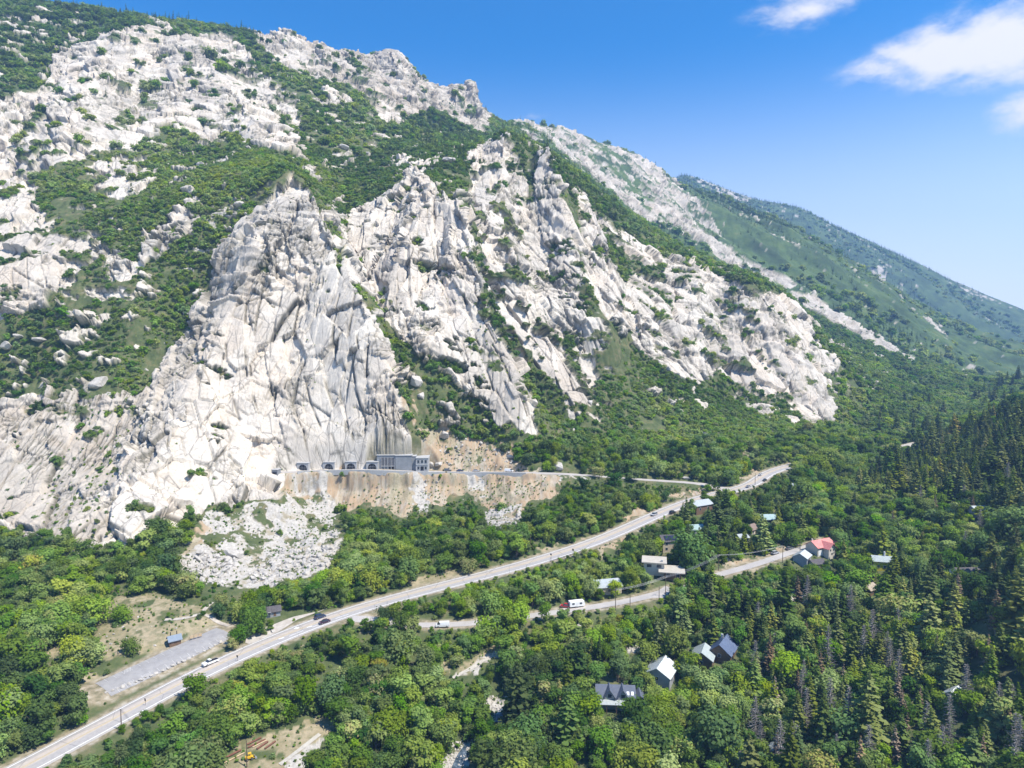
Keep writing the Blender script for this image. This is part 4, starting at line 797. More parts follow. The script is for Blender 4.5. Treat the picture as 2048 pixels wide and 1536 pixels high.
c = t.mix(.38, c, t.ramp(t.noise(.9, 6, .7, t.pos()), [(.3, (.22, .205, .19)), (.7, (.46, .42, .375))])); seam = t.n('ShaderNodeTexVoronoi', feature='DISTANCE_TO_EDGE', i_Scale=.09); t.l(t.pos(), seam.inputs['Vector'])
t.col(t.mix(t.ramp(seam.outputs['Distance'], [(0, (.5, .5, .5)), (.02, (0, 0, 0))]), c, (.12, .12, .12))); M_ASPH = t.m
t = NT('grey asphalt'); t.set(Roughness=.9).col(t.mix(.35, t.ramp(t.noise(.12, 4, .6, t.pos()), [(.35, (.37, .335, .30)), (.65, (.46, .42, .38))]), t.ramp(t.noise(1.6, 6, .7, t.pos()), [(.3, (.2, .2, .2)), (.7, (.4, .39, .38))]))); M_ASPH2 = t.m
t = NT('dusty gravel road'); t.set(Roughness=.95).col(t.ramp(t.noise(.35, 6, .7, t.pos()), [(.32, (.30, .26, .22)), (.5, (.40, .36, .31)), (.7, (.50, .46, .41))])); M_GRAV = t.m
HW = smooth_line(HIGHWAY, 2.0, 4)
strip('highway', HIGHWAY, 5.2, M_ASPH, 'two lane canyon highway of sunbleached asphalt', .10, 2.0, 17)
strip('side_road', SIDE, 2.5, M_ASPH2, 'narrow grey side road leaving the highway to the houses', .08)
strip('terrace_road', BENCH, 3.4, M_ASPH2, 'road along the terrace in front of the tunnels', .08)
strip('far_road', FARROAD, 5.0, M_GRAV, 'pale pull out far up the canyon', .25)
M_LINE_W = simple('white road paint', (.70, .70, .68), (.80, .80, .78), 3); M_LINE_Y = simple('yellow road paint', (.42, .34, .16), (.50, .40, .20), 3)
def ribbon(m, L, off, half, lift, i0=0, i1=None, mi=0):
    t = np.gradient(L[:, :2], axis=0); t /= np.linalg.norm(t, axis=1, keepdims=True) + 1e-9; nn = np.stack([t[:, 1], -t[:, 0]], 1); i1 = i1 or len(L)
    V = []
    for i in range(i0, i1):
        for s in (-1, 1): q = L[i, :2] + nn[i] * (off + s * half); V.append((q[0], q[1], L[i, 2] + lift))
    m.add(V, [(2 * i, 2 * i + 1, 2 * i + 3, 2 * i + 2) for i in range(i1 - i0 - 1)], mi)
m = MB(); ribbon(m, HW, -4.1, .13, .115); ribbon(m, HW, 3.9, .15, .115); ribbon(m, HW, -.55, .09, .125, mi=1); ribbon(m, HW, -.15, .09, .125, mi=1)
hpx = project(HW[:, 0], HW[:, 1], HW[:, 2])[0]; j0 = int(np.argmin(abs(hpx - 575))); j1 = int(np.argmin(abs(hpx - 690)))
for k in range(j0, j1, 5): ribbon(m, HW, 1.9, .12, .12, k, k + 4)
def arrow_mark(m, i, off, back=False):
    d = HW[i + 1, :2] - HW[i - 1, :2]; d /= np.linalg.norm(d); n_ = np.array([d[1], -d[0]]); d = -d if back else d; c = HW[i, :2] + n_ * off
    for poly in ([(-2, -.3), (.4, -.3), (.4, .3), (-2, .3)], [(.4, -.95), (2.2, 0), (.4, .95)]):
        m.add([(*(c + d * a + n_ * b), HW[i, 2] + .125) for a, b in poly], [tuple(range(len(poly)))])
for q, of in ((566, 1.2), (618, .9), (606, -2.2)): arrow_mark(m, int(np.argmin(abs(hpx - q))), of, of < 0)
o = m.build('road_markings', [M_LINE_W, M_LINE_Y]); tag(o, 'white edge lines, yellow centre lines and turn arrows on the highway', 'road marking', kind='structure')
def sheet(name, pxs, mat, label, lift=.1, cat='ground'):
    q = resample(np.array(list(pxs) + [pxs[0]], float), 10)[:-1]; W_ = seen(q[:, 0], q[:, 1]); c = W_.mean(0)
    V = [(c[0], c[1], c[2] + lift)] + [(a, b, zz + lift) for a, b, zz in W_]; n_ = len(W_)
    rings = [(c + (w_ - c) * f) for f in (.33, .66) for w_ in W_]
    V = [(c[0], c[1], float(ground(c[0], c[1])) + lift)] + [(a, b, float(ground(a, b)) + lift) for a, b, _ in rings] + [(a, b, zz + lift - .04) for a, b, zz in W_]
    F = [(0, 1 + i, 1 + (i + 1) % n_) for i in range(n_)]
    for r_ in (0, 1): F += [(1 + r_ * n_ + i, 1 + (r_ + 1) * n_ + i, 1 + (r_ + 1) * n_ + (i + 1) % n_, 1 + r_ * n_ + (i + 1) % n_) for i in range(n_)]
    o = MB().add(V, F).build(name, mat); tag(o, label, cat, kind='structure'); return o
M_ASPH3 = simple('worn grey asphalt', (.24, .23, .225), (.31, .30, .29), .4, .9); strip('parking_lot', PARK_AX, 5.6, M_ASPH3, 'long grey parking lot beside the highway', .09, 2.0, 9)
PK = smooth_line(PARK_AX, 2.0, 4); m = MB(); t2 = np.gradient(PK[:, :2], axis=0); t2 /= np.linalg.norm(t2, axis=1, keepdims=True); n2 = np.stack([t2[:, 1], -t2[:, 0]], 1)
L = resample(PK, 2.7); tt = np.gradient(L[:, :2], axis=0); tt /= np.linalg.norm(tt, axis=1, keepdims=True); nn = np.stack([tt[:, 1], -tt[:, 0]], 1)
def stall(a, b, e):
    q = [(a - e), (b - e), (b + e), (a + e)]; m.add([(x_, y_, float(surf(x_, y_)) + .14) for x_, y_ in q], [(0, 1, 2, 3)])
for i in range(1, len(L) - 1):
    for s in (-1, 1):
        if s < 0 and i > len(L) * .62: continue
        stall(L[i, :2] + nn[i] * s * 2.6, L[i, :2] + nn[i] * s * 5.4, tt[i] * .05)
for i in (2, 3, 4):
    for k in range(5):
        a = L[i, :2] + tt[i] * k * .5 + nn[i] * (2.9 if i != 3 else -2.9); stall(a, a + nn[i] * (3.0 if i != 3 else -3.0) + tt[i] * 1.6, tt[i] * .06)
o = m.build('parking_markings', simple('worn white paint', (.46, .45, .43), (.58, .57, .55), 3)); tag(o, 'white stall lines and hatching on the parking lot', 'road marking', kind='structure')
sheet('turnout', [(500,1290),(560,1262),(600,1236),(690,1205),(640,1222),(585,1234),(540,1252),(495,1262),(490,1285)], M_GRAV, 'pale gravel turnout between the parking lot and the highway', .12)
sheet('driveway', [(1296,1196),(1330,1172),(1345,1176),(1330,1196)], M_ASPH2, 'short driveway in front of the flat roofed house', .12)
sheet('yard', [(1118,1222),(1150,1200),(1170,1200),(1172,1216)], M_GRAV, 'gravel yard where the red car and trailer are parked', .12)
def trail(label, pl, half, mat=None, name='path'):
    q = resample(np.array(pl, float), 12); W_ = seen(q[:, 0], q[:, 1]); W_[:, 2] = ground(W_[:, 0], W_[:, 1]); o = strip(name, W_, half, mat or M_GRAV, label, .16, 1.5, 3); return o
M_WALK = simple('bleached concrete walk', (.36, .33, .28), (.46, .43, .37), 1)
trail('worn dirt trail across the dry grass above the parking lot', [(330,1240),(370,1238),(405,1226),(440,1246),(458,1252)], .9)
trail('faint dirt trail climbing to the rubble slope', [(405,1226),(415,1212),(425,1205)], .8)
trail('bleached walkway beside the lower dirt lot', [(560,1530),(600,1500),(640,1468)], .7, M_WALK)
trail('bleached walkway in the dirt gap between the trees', [(905,1356),(935,1342),(962,1324),(1000,1306)], .65, M_WALK)
trail('dirt trail cutting through the brush toward the side road', [(1138,1276),(1160,1250),(1168,1236)], .8)
# ------------------------------------------------------------------ vehicles
def paint(name, c): t = NT(name); t.set(Roughness=.32, Specular_IOR_Level=.5); t.b.inputs['Coat Weight'].default_value = .5; t.col(t.mix(t.math('MULTIPLY', t.noise(2, 4, .6, t.obj()), .3), c, tuple(q * .8 for q in c))); return t.m
PAINT = {k: paint(k + ' car paint', c) for k, c in dict(white=(.78,.78,.77), black=(.012,.012,.015), navy=(.03,.05,.11), maroon=(.05,.02,.045), silver=(.42,.43,.45), red=(.42,.03,.04), grey=(.16,.165,.17)).items()}
def wheel(parent, x, y, r):
    w = MB().rod((x, y - .12, r), (x, y + .12, r), r, 14).build('wheel', M_TYRE, parent); MB().rod((x, y - .135, r), (x, y + .135, r), r * .58, 10).build('rim', M_RIM, w)
def vehicle(kind):
    o = bpy.data.objects.new(kind, None); COL.objects.link(o); pb = PAINT['white']
    L, W, ch = {'car': (4.5, 1.8, .72), 'suv': (4.7, 1.9, .85), 'pickup_truck': (5.8, 2.0, .95), 'van': (5.6, 2.05, 1.0)}[kind]; h = L / 2; w = W / 2
    prof = {'car': [(-h,.32),(h,.32),(h,.62),(h-.2,.74),(h-1.25,.86),(-h+.95,.9),(-h+.1,.84),(-h,.7)], 'suv': [(-h,.36),(h,.36),(h,.72),(h-.2,.9),(h-1.2,1.0),(-h+.1,1.04),(-h,.9)],
            'pickup_truck': [(-h,.45),(h,.45),(h,.9),(h-.15,1.08),(h-1.45,1.16),(-.25,1.16),(-.3,1.16),(-h+.02,1.14),(-h,1.1)], 'van': [(-h,.4),(h,.4),(h,.85),(h-.3,1.1),(h-.9,1.25),(-h,1.3)]}[kind]
    b = MB().prism(prof, -w, w)
    if kind == 'car': gl = ((-1.75,1.15,-w+.08,w-.08), (-1.15,.35,-w+.28,w-.28), .84, 1.40); rfz = (-1.2,.4,-w+.26,w-.26,1.385,1.45)
    elif kind == 'suv': gl = ((-h+.12,1.25,-w+.06,w-.06), (-h+.5,.5,-w+.22,w-.22), .98, 1.66); rfz = (-h+.45,.55,-w+.2,w-.2,1.645,1.73)
    elif kind == 'pickup_truck': gl = ((-.35,1.55,-w+.07,w-.07), (-.1,.8,-w+.26,w-.26), 1.12, 1.76); rfz = (-.15,.85,-w+.24,w-.24,1.745,1.83)
    else: gl = ((1.0,2.15,-w+.06,w-.06), (1.0,1.35,-w+.2,w-.2), 1.2, 2.05); rfz = (-h+.02,1.3,-w+.1,w-.1,2.02,2.12); b.frustum((-h+.01,.99,-w+.01,w-.01), (-h+.1,.99,-w+.14,w-.14), 1.27, 2.03)
    b.box(*rfz); body = b.build('body', pb, o, bevel=.05); body.material_slots[0].link = 'OBJECT'
    MB().frustum(*gl).build('windows', M_GLASS, o)
    if kind == 'pickup_truck': MB().box(-h+.12, -.45, -w+.16, w-.16, 1.10, 1.18).build('cargo_bed', M_DARKIN, o)
    r = .34 if kind == 'car' else .38
    for sx in (-1, 1):
        for sy in (-1, 1): wheel(o, sx * h * .62, sy * (w - .1), r)
    for sy in (-1, 1):
        MB().box(h - .1, h + .02, sy * (w - .32) - .17, sy * (w - .32) + .17, .62, .78).build('headlight', M_LAMP, o); MB().box(-h - .02, -h + .1, sy * (w - .22) - .12, sy * (w - .22) + .12, .72, .95).build('tail_light', M_TAIL, o)
    MB().box(h - .06, h + .05, -w + .06, w - .06, .34, .5).build('bumper', M_RIM if kind == 'pickup_truck' else M_TYRE, o)
    return o
VP = {}
def put_vehicle(kind, colour, label, cat, px, py, rz, group=None, lift=.1):
    if kind not in VP: VP[kind] = o = vehicle(kind)
    else: o = copy_tree(VP[kind])
    p = at(px, py); o.location = (p[0], p[1], float(ground(p[0], p[1])) + lift); o.rotation_euler = (0, 0, rz); o['label'] = label; o['category'] = cat
    if group: o['group'] = group
    elif 'group' in o: del o['group']
    for c in o.children:
        if c.name.startswith('body'): c.material_slots[0].link = 'OBJECT'; c.material_slots[0].material = PAINT[colour]
    FOOT.append((p[0], p[1], 3.0)); return o
def dir_at(L, px, py):
    p = at(px, py); i = int(np.argmin(np.hypot(L[:, 0] - p[0], L[:, 1] - p[1]))); i = min(max(i, 2), len(L) - 3); d = L[i + 2] - L[i - 2]; return math.atan2(d[1], d[0])
GH = 'vehicles driving on the highway'; GP = 'cars parked by the side road'; GT = 'cars parked on the tunnel terrace'
put_vehicle('pickup_truck', 'white', 'white pickup truck driving down the highway beside the parking lot', 'pickup', 421, 1328, dir_at(HW, 421, 1328) + math.pi, GH)
put_vehicle('suv', 'navy', 'dark blue car in the uphill lane at the highway junction', 'car', 640, 1236, dir_at(HW, 640, 1236), GH)
put_vehicle('car', 'maroon', 'dark purple car in the near lane at the highway junction', 'car', 649, 1246, dir_at(HW, 649, 1246) + math.pi, GH)
put_vehicle('van', 'white', 'white van driving along the side road', 'van', 885, 1254, dir_at(SIDE, 885, 1254) + math.pi)
put_vehicle('suv', 'red', 'red car parked next to the white trailer', 'car', 1131, 1215, dir_at(SIDE, 1131, 1215) + 2.6, GP)
put_vehicle('pickup_truck', 'grey', 'grey pickup in tree shade at the edge of the side road', 'pickup', 1030, 1229, dir_at(SIDE, 1030, 1229), GP)
put_vehicle('suv', 'silver', 'silver car alone on the straight highway stretch above the flat roofed house', 'car', 1308, 1031, dir_at(HW, 1308, 1031) + math.pi, GH)
put_vehicle('suv', 'black', 'black car parked under the trees at the highway edge near the white roofed house', 'car', 1345, 1027, dir_at(HW, 1345, 1027))
put_vehicle('car', 'black', 'black car in the near lane of the far highway bend', 'car', 1529, 962, dir_at(HW, 1529, 962) + math.pi, GH)
put_vehicle('car', 'white', 'white car in the upper lane of the far highway bend', 'car', 1521, 951, dir_at(HW, 1521, 951), GH)
put_vehicle('car', 'silver', 'pale car on the shoulder at the start of the far highway bend', 'car', 1497, 975, dir_at(HW, 1497, 975), GH)
put_vehicle('suv', 'silver', 'silver car parked at the tree edge on the road to the red roofed building', 'car', 1550, 1108, dir_at(SIDE, 1550, 1108), GP)
put_vehicle('car', 'grey', 'grey car parked nearest to the red roofed building', 'car', 1578, 1099, dir_at(SIDE, 1578, 1099), GP)
put_vehicle('suv', 'navy', 'dark car parked by the road between the flat roofed house and the bright trees', 'car', 1452, 1123, dir_at(SIDE, 1452, 1123), GP)
put_vehicle('suv', 'grey', 'grey car parked nearest to the grey building on the terrace', 'car', 895, 942, dir_at(BENCH, 895, 942), GT)
put_vehicle('car', 'navy', 'dark blue car in the terrace row between grey and silver cars', 'car', 920, 943, dir_at(BENCH, 920, 943), GT)
put_vehicle('car', 'silver', 'silver car in the middle of the terrace row', 'car', 952, 943, dir_at(BENCH, 952, 943), GT)
put_vehicle('van', 'white', 'white van at the far right end of the terrace row', 'van', 1018, 944, dir_at(BENCH, 1018, 944), GT)
p = at(1153, 1214); o = thing('trailer', 'long white travel trailer parked beside the red car', 'trailer', (p[0], p[1], p[2] + .1), dir_at(SIDE, 1153, 1214)); FOOT.append((p[0], p[1], 4.5))
MB().prism([(-3.4,.55),(3.2,.55),(3.4,1.2),(3.1,2.8),(-3.4,2.8)], -1.15, 1.15).build('body', M_WHITE, o, bevel=.06)
for sx in (-.5, .5):
    for sy in (-1, 1): wheel(o, sx - .3, sy * 1.05, .36)
windows(o, [(-1.8, -1.15, 1.9, 'f'), (1.6, -1.15, 1.9, 'f')], 1, .6); door(o, .2, -1.15, .6, .7, 1.8, M_WHITE); MB().rod((3.3, 0, .6), (4.6, 0, .5), .06).build('tow_bar', M_STEEL, o)
# ---- small yellow loader
M_YEL = simple('yellow machine paint', (.62, .36, .02), (.72, .45, .04), 2, .45)
p = at(500, 1519); o = thing('loader', 'small yellow loader parked beside the rusty pipes', 'loader', p, .5); FOOT.append((p[0], p[1], 3))
MB().prism([(-1.3,.5),(.8,.5),(.9,.9),(.3,1.15),(-1.3,1.2)], -.55, .55).build('body', M_YEL, o, bevel=.05)
MB().box(-.5, .4, -.42, .42, 1.95, 2.05).box(-.5, -.42, -.42, -.34, 1.1, 1.95).box(-.5, -.42, .34, .42, 1.1, 1.95).box(.32, .4, -.42, -.34, 1.1, 1.95).box(.32, .4, .34, .42, 1.1, 1.95).build('cab', M_YEL, o)
MB().rod((.2, -.62, 1.1), (1.5, -.62, .5), .07).rod((.2, .62, 1.1), (1.5, .62, .5), .07).build('lift_arm', M_YEL, o); MB().prism([(1.4,.15),(2.0,.12),(2.0,.2),(1.5,.3),(1.5,.75),(1.4,.75)], -.8, .8).build('bucket', M_STEEL, o)
for sx in (-.85, .55):
    for sy in (-1, 1): wheel(o, sx, sy * .62, .4)
# ---- pipes and beams stacked by the lower lot
def beam(name, lab, a, b, r, mat, group):
    pa1, pb1 = at(*a), at(*b); c = (pa1 + pb1) / 2; o = MB().rod(pa1 - c + (0, 0, r + .1), pb1 - c + (0, 0, r + .1), r, 8 if 'pipe' in name else 4).build(name, mat); o.location = c; tag(o, lab, name.replace('_', ' '), group); FOOT.append((c[0], c[1], 3)); return o
GPB = 'rusty pipes lying on the lower lot'
beam('rusty_pipe', 'uppermost rusty pipe tight against the trees on the lower lot', (494, 1491), (522, 1478), .28, M_RUST, GPB); beam('rusty_pipe', 'long rusty pipe running to the bottom edge left of the loader', (426, 1531), (482, 1502), .3, M_RUST, GPB)
beam('rusty_pipe', 'middle rusty pipe ending beside the timber beam', (496, 1497), (531, 1481), .3, M_RUST, GPB); beam('rusty_pipe', 'rusty pipe in front of the timber beam above the loader', (514, 1500), (536, 1485), .3, M_RUST, GPB); beam('rusty_pipe', 'short brown pipe nearest to the open dirt', (530, 1499), (551, 1484), .28, M_RUST, GPB)
beam('timber_beam', 'pale timber beam lying between the rusty pipes', (505, 1496), (533, 1482), .2, M_TIMBER, 'timber beams'); beam('timber_beam', 'pale timber beam lying left of the loader', (440, 1532), (489, 1507), .2, M_TIMBER, 'timber beams')
# ---- restroom, information board
p = at(349, 1288); o = thing('restroom_hut', 'small restroom hut with a blue grey gabled roof and two vent pipes', 'hut', p, R(38)); FOOT.append((p[0], p[1], 4))
gable_wall(-2, 2, -1.6, 1.6, 2.4, 1.2).build('wall', W_BROWN, o); rf = MB().gable(-2, 2, -1.6, 1.6, 2.4, 1.2, .5).build('roof', simple('blue grey metal roof', (.17, .21, .26), (.22, .26, .31)), o)
for x in (-1.1, 1.1): MB().rod((x, .9, 2.2), (x, .9, 4.6), .14, 8).build('vent_pipe', M_DARKIN, o)
door(o, -1, -1.6); door(o, 1, -1.6)
p = at(392, 1278); o = thing('information_board', 'row of three tan information panels on posts beside the parking lot', 'sign', p, R(36)); FOOT.append((p[0], p[1], 2))
for x in (-1.5, 0, 1.5):
    MB().box(x - .6, x + .6, -.05, .05, .7, 1.8).build('panel', M_TIMBER, o)
    for s in (-.55, .55): MB().box(x + s - .05, x + s + .05, .06, .16, -.3, 1.9).build('post', W_BROWN, o)
# ---- guardrail along the bend below the talus
i0 = int(np.argmin(abs(hpx - 1088))); i1 = int(np.argmin(abs(hpx - 1160)))
o = rail_strip('guardrail', None, None, HW, 5.9, .45, .78, .08, M_STEEL, i0, i1); tag(o, 'steel guardrail on the valley side of the highway', 'guardrail')
tg = np.gradient(HW[:, :2], axis=0); tg /= np.linalg.norm(tg, axis=1, keepdims=True)
for i in range(i0, i1, 2):
    q = HW[i, :2] + np.array([tg[i, 1], -tg[i, 0]]) * 5.98; MB().box(q[0]-.07, q[0]+.07, q[1]-.07, q[1]+.07, HW[i, 2]-.6, HW[i, 2]+.75).build('post', M_RUST, o)
# ---- poles and wires
def utility_pole(lab, px, py, h=10, arms=1, rz=.5, lean=0.0):
    p = at(px, py); o = thing('utility_pole', lab, 'utility pole', (p[0], p[1], p[2] - .1), rz, 'wooden utility poles'); MB().rod((0, 0, -.5), (lean, 0, h), .17, 8, r2=.11).build('pole', M_POLE, o)
    for k in range(arms):
        a = MB().box(-1.2, 1.2, -.07, .07, h - .7 - k * .9, h - .55 - k * .9).build('crossarm', M_POLE, o)
        for x in (-1.1, -.4, .4, 1.1): MB().rod((x, 0, h - .55 - k * .9), (x, 0, h - .32 - k * .9), .06, 6).build('insulator', M_STEEL, a)
    FOOT.append((p[0], p[1], 1.2)); return np.array([p[0], p[1], p[2] + h - .4])
PT = [utility_pole('utility pole at the left end of the wires beside the side road', 1231, 1222, 9.6), utility_pole('utility pole standing at the road edge in front of the flat roofed house driveway', 1331, 1194, 9.5),
      utility_pole('thin utility pole among trees left of the driveway', 1318, 1204, 7, 0), utility_pole('short utility pole on the near side of the road right of the first pole', 1260, 1217, 6, 0), utility_pole('utility pole by the bright trees along the upper side road', 1437, 1141, 8), utility_pole('utility pole at the road in front of the white shed', 1565, 1126, 9),
      utility_pole('utility pole at the end of the road near the red roofed building', 1600, 1104, 6, 0), utility_pole('lone utility pole at the lower left edge of the highway', 243, 1462, 7, 0), utility_pole('utility pole rising from the bottom edge beside the loader', 494, 1535, 8.5, 0), utility_pole('utility pole at the uphill edge of the far bend', 1510, 970, 8, 0), utility_pole('utility pole by the dirt bank above the highway', 1061, 1100, 8, 0)]
def wires(lab, a, b, sag, n=3):
    m = MB(); d = (b - a)[:2]; d /= np.linalg.norm(d); nn = np.array([-d[1], d[0], 0])
    for k in range(n):
        o_ = nn * (k - (n - 1) / 2) * .8; q = [a + (b - a) * t_ - np.array([0, 0, 4 * sag * t_ * (1 - t_)]) + o_ for t_ in np.linspace(0, 1, 9)]
        for i in range(8): m.rod(q[i], q[i + 1], .035, 3)
    tag(m.build('power_line', M_STEEL), lab, 'power line', 'power lines along the side road')
wires('power lines from the pole left of the driveway to the pole at the driveway', PT[0], PT[1], .8); wires('power lines from the driveway pole up the side road to the bright trees', PT[1], PT[4], 1.2); wires('power lines from the bright trees to the white shed', PT[4], PT[5], 1.2, 2)
def marker(lab, px, py, h, big=False):
    p = at(px, py); o = thing('road_sign', lab, 'road sign', p, R(-35), 'small signs along the highway'); MB().rod((0, 0, -.3), (0, 0, h), .06, 6).build('post', M_POLE, o); s = .55 if big else .4
    MB().box(-s, s, -.08, -.03, h - 2 * s, h).build('sign_plate', M_DARKIN if not big else M_TIMBER, o); FOOT.append((p[0], p[1], 1.5))
marker('small dark sign at the near edge of the highway below the lone pole', 291, 1411, 2.4); marker('small dark sign at the near edge of the highway right of the white pickup', 475, 1323, 2.4); marker('dark sign at the guardrail on the near edge of the highway', 1146, 1110, 3.2, True); marker('sign on a thin post at the highway left of the guardrail', 1102, 1121, 3.4)
# ------------------------------------------------------------------ rocks as things
t = NT('pale granite boulder'); t.set(Roughness=.9, Specular_IOR_Level=.2); n1 = t.noise(.5, 5, .6, t.obj()); t.col(t.mix(.4, t.ramp(n1, [(.3, (.30, .275, .24)), (.5, (.46, .43, .385)), (.75, (.52, .485, .435))]), t.ramp(t.noise(4, 5, .7, t.obj()), [(.3, (.24, .22, .20)), (.7, (.56, .525, .47))]))); t.bump(t.noise(3, 6, .7, t.obj()), .2, .5); M_BOULDER = t.m
def rock_mesh(name, seed, cuts=14, flat=.75, sub=3):
    import bmesh
    r = np.random.default_rng(seed); bm = bmesh.new(); bmesh.ops.create_icosphere(bm, subdivisions=sub, radius=1.0)
    V = np.array([v.co for v in bm.verts]); pl = r.normal(size=(cuts, 3)); pl /= np.linalg.norm(pl, axis=1, keepdims=True); dd = r.uniform(.5, .85, cuts)
    for k in range(cuts):
        e = V @ pl[k] - dd[k]; V = np.where(e[:, None] > 0, V - np.outer(e, pl[k]) * .97, V)
    V *= r.uniform(.8, 1.2, 3) * np.array([1.15, .95, flat]); V += (vnoise3(V[:, 0] * 4 + seed, V[:, 1] * 4, V[:, 2] * 4, seed)[:, None] - .5) * V * .14
    for v, c in zip(bm.verts, V): v.co = c
    me = bpy.data.meshes.new(name); bm.to_mesh(me); bm.free(); me.materials.append(M_BOULDER); return me
RM = [rock_mesh('boulder', 300 + k, 12 + k, .6 + .06 * k) for k in range(6)]
random.seed(5)
def boulder(lab, px, py, r, group=None, sq=(1, 1, 1), name='boulder'):
    p = at(px, py); o = bpy.data.objects.new(name, RM[random.randrange(6)]); COL.objects.link(o); o.location = (p[0], p[1], p[2] + r * .25); o.scale = (r * sq[0], r * sq[1], r * sq[2]); o.rotation_euler = (random.uniform(-.3, .3), random.uniform(-.3, .3), random.uniform(0, 6.28)); tag(o, lab, 'boulder', group); FOOT.append((p[0], p[1], r * 1.1)); return o
for lab, px, py, r in [('largest boulder on the rubble slope, tall and white beside the dark trees', 465, 1108, 5.2), ('white angular boulder at the right end of the rubble near the trees', 655, 1094, 2.3), ('big white boulder under the left cliff edge above the dark brush', 833, 768, 6.0), ('smaller white block just below the big boulder in the gully', 842, 795, 3.8), ('grey sided boulder on the dirt slope above the building', 890, 872, 4.2), ('white boulder touching the right end of the grey building', 862, 930, 3.0), ('rounded white boulder on the terrace right of the grey building', 878, 930, 3.2), ('white upright block at the top right of the dirt slope', 1020, 913, 2.6),
  ('large tilted white block alone in the brush of the left hillside', 200, 772, 5.4), ('low white boulder just below the tilted block on the left hillside', 219, 797, 2.6), ('white boulder in brush at the far left hillside, lower of a pair', 14, 690, 4.2), ('white boulder in brush at the far left hillside, upper of a pair', 36, 672, 3.6), ('split white boulder right of the pair on the left hillside', 78, 678, 4.0), ('white boulder above the fence of pale rocks on the right brush slope', 1335, 738, 3.4), ('white rock low on the right brush slope above the bend', 1372, 958, 2.4), ('white slab at the road edge where the terrace road meets the brush', 1118, 935, 3.6), ('white rock in brush above the terrace road', 1260, 898, 3.0), ('white rock in the brush midway up the right slope', 1180, 806, 3.0), ('small white rock in the brush under the right hand cliff', 1410, 868, 2.6), ('grey boulder peeking from the trees below the orange slope', 761, 1141, 2.4), ('boulder beside the uphill edge of the highway at the dirt bank', 705, 1137, .9), ('smooth white boulder on the green slope under the upper cliffs', 400, 330, 5), ('rounded white boulder on the green gully slope', 690, 302, 6), ('white boulder at the top of the central buttress', 899, 325, 7.5), ('white rock on the grass near the parking lot entrance', 546, 1263, 1.2)]:
    boulder(lab, px, py, r)
gpk = 'white boulders edging the parking lot'; q = resample(np.array([(214,1386),(262,1368),(300,1352),(340,1335),(380,1316),(420,1297),(440,1285)], float), 11.5)
wh = ['nearest the bottom end', 'beside the lower stalls', 'between the lot and the highway', 'beside the middle stalls', 'beside the upper stalls', 'nearest the turnout end']
for k, (a, b) in enumerate(q): boulder('white boulder in the row edging the parking lot, ' + wh[min(5, k * 6 // len(q))], a + random.uniform(-2, 2), b + random.uniform(-1, 1), random.uniform(.5, 1.0), gpk, name='edge_boulder')
# rubble: stones nobody could count
ST = [boulder(l_, a, b, 1.0) for l_, a, b in (('grey white stone at the foot of the rubble slope', 500, 1150), ('pale stone at the left edge of the rubble slope', 395, 1115), ('pale stone high on the rubble slope below the cliff', 600, 1040))]
rs = np.random.default_rng(99)
def stones(name, lab, poly, step, s0, s1, prob, power=1.0):
    Pz = outline(poly, 12); gx, gy = np.meshgrid(np.arange(Pz[:, 0].min(), Pz[:, 0].max(), step), np.arange(Pz[:, 1].min(), Pz[:, 1].max(), step)); gx = (gx + rs.uniform(-.5, .5, gx.shape) * step).ravel(); gy = (gy + rs.uniform(-.5, .5, gy.shape) * step).ravel()
    m = inside(gx, gy, Pz) & (rs.random(len(gx)) < prob) & (samp(rmask, gx, gy) < .02) & (samp(rock, gx, gy) < .5); gx, gy = gx[m], gy[m]; s = s0 + (s1 - s0) * rs.random(len(gx)) ** 3.0
    STONES.append((name, lab, gx, gy, surf(gx, gy) + s * .1, s))
STONES = []
stones('talus', 'heap of broken white blocks on the left of the rubble slope', [(345,1125),(430,1100),(480,1120),(450,1172),(400,1170)], 1.5, .35, 2.3, .8)
stones('talus', 'heap of broken white blocks on the right of the rubble slope', [(520,1110),(690,1085),(660,1132),(560,1172),(500,1165)], 1.5, .3, 2.1, .75)
stones('talus', 'thin scatter of pale stones on the upper rubble slope', [(405,1030),(560,1000),(640,1000),(690,1085),(520,1100),(430,1080)], 1.9, .2, .9, .45)
stones('talus', 'pale broken rocks on the dirt slope right of the grey building', [(835,858),(960,880),(1025,905),(1050,942),(880,938)], 2.0, .3, 1.5, .5)
stones('talus', 'pale blocks in streaks down the orange slope', [(835,955),(880,955),(870,1000),(850,1030),(830,990)], 1.6, .3, 1.3, .6)
stones('talus', 'pale stones dotted over the orange slope', [(600,950),(1112,950),(1060,1000),(850,1040),(690,1015)], 3.0, .2, .8, .3)
stones('talus', 'pale stones in the clearing above the parking lot', [(190,1260),(330,1190),(470,1230),(300,1330),(215,1370)], 3.2, .2, .7, .25)
stones('talus', 'pale blocks around the foot of the brush slope above the highway bank', [(960,1030),(1050,1010),(1060,1060),(1000,1080)], 1.8, .3, 1.4, .6)
stones('creek_stones', 'bleached stones filling the creek bed among the lower trees', [(975,1392),(1030,1392),(1025,1445),(985,1445)], .8, .25, .8, .85)
stones('creek_stones', 'bleached stones of the creek bed at the bottom edge', [(865,1560),(885,1495),(940,1470),(960,1500),(910,1560)], .8, .25, .8, .85)
stones('creek_stones', 'bleached stones of the creek bed near the red roofed building', [(1580,1210),(1608,1150),(1618,1160),(1600,1225)], 1.0, .3, .9, .8)
stones('hillside_stones', 'white rocks scattered through the brush of the right slope', [(1060,880),(1200,780),(1420,790),(1640,850),(1560,900),(1200,920)], 8, .5, 2.6, .16)
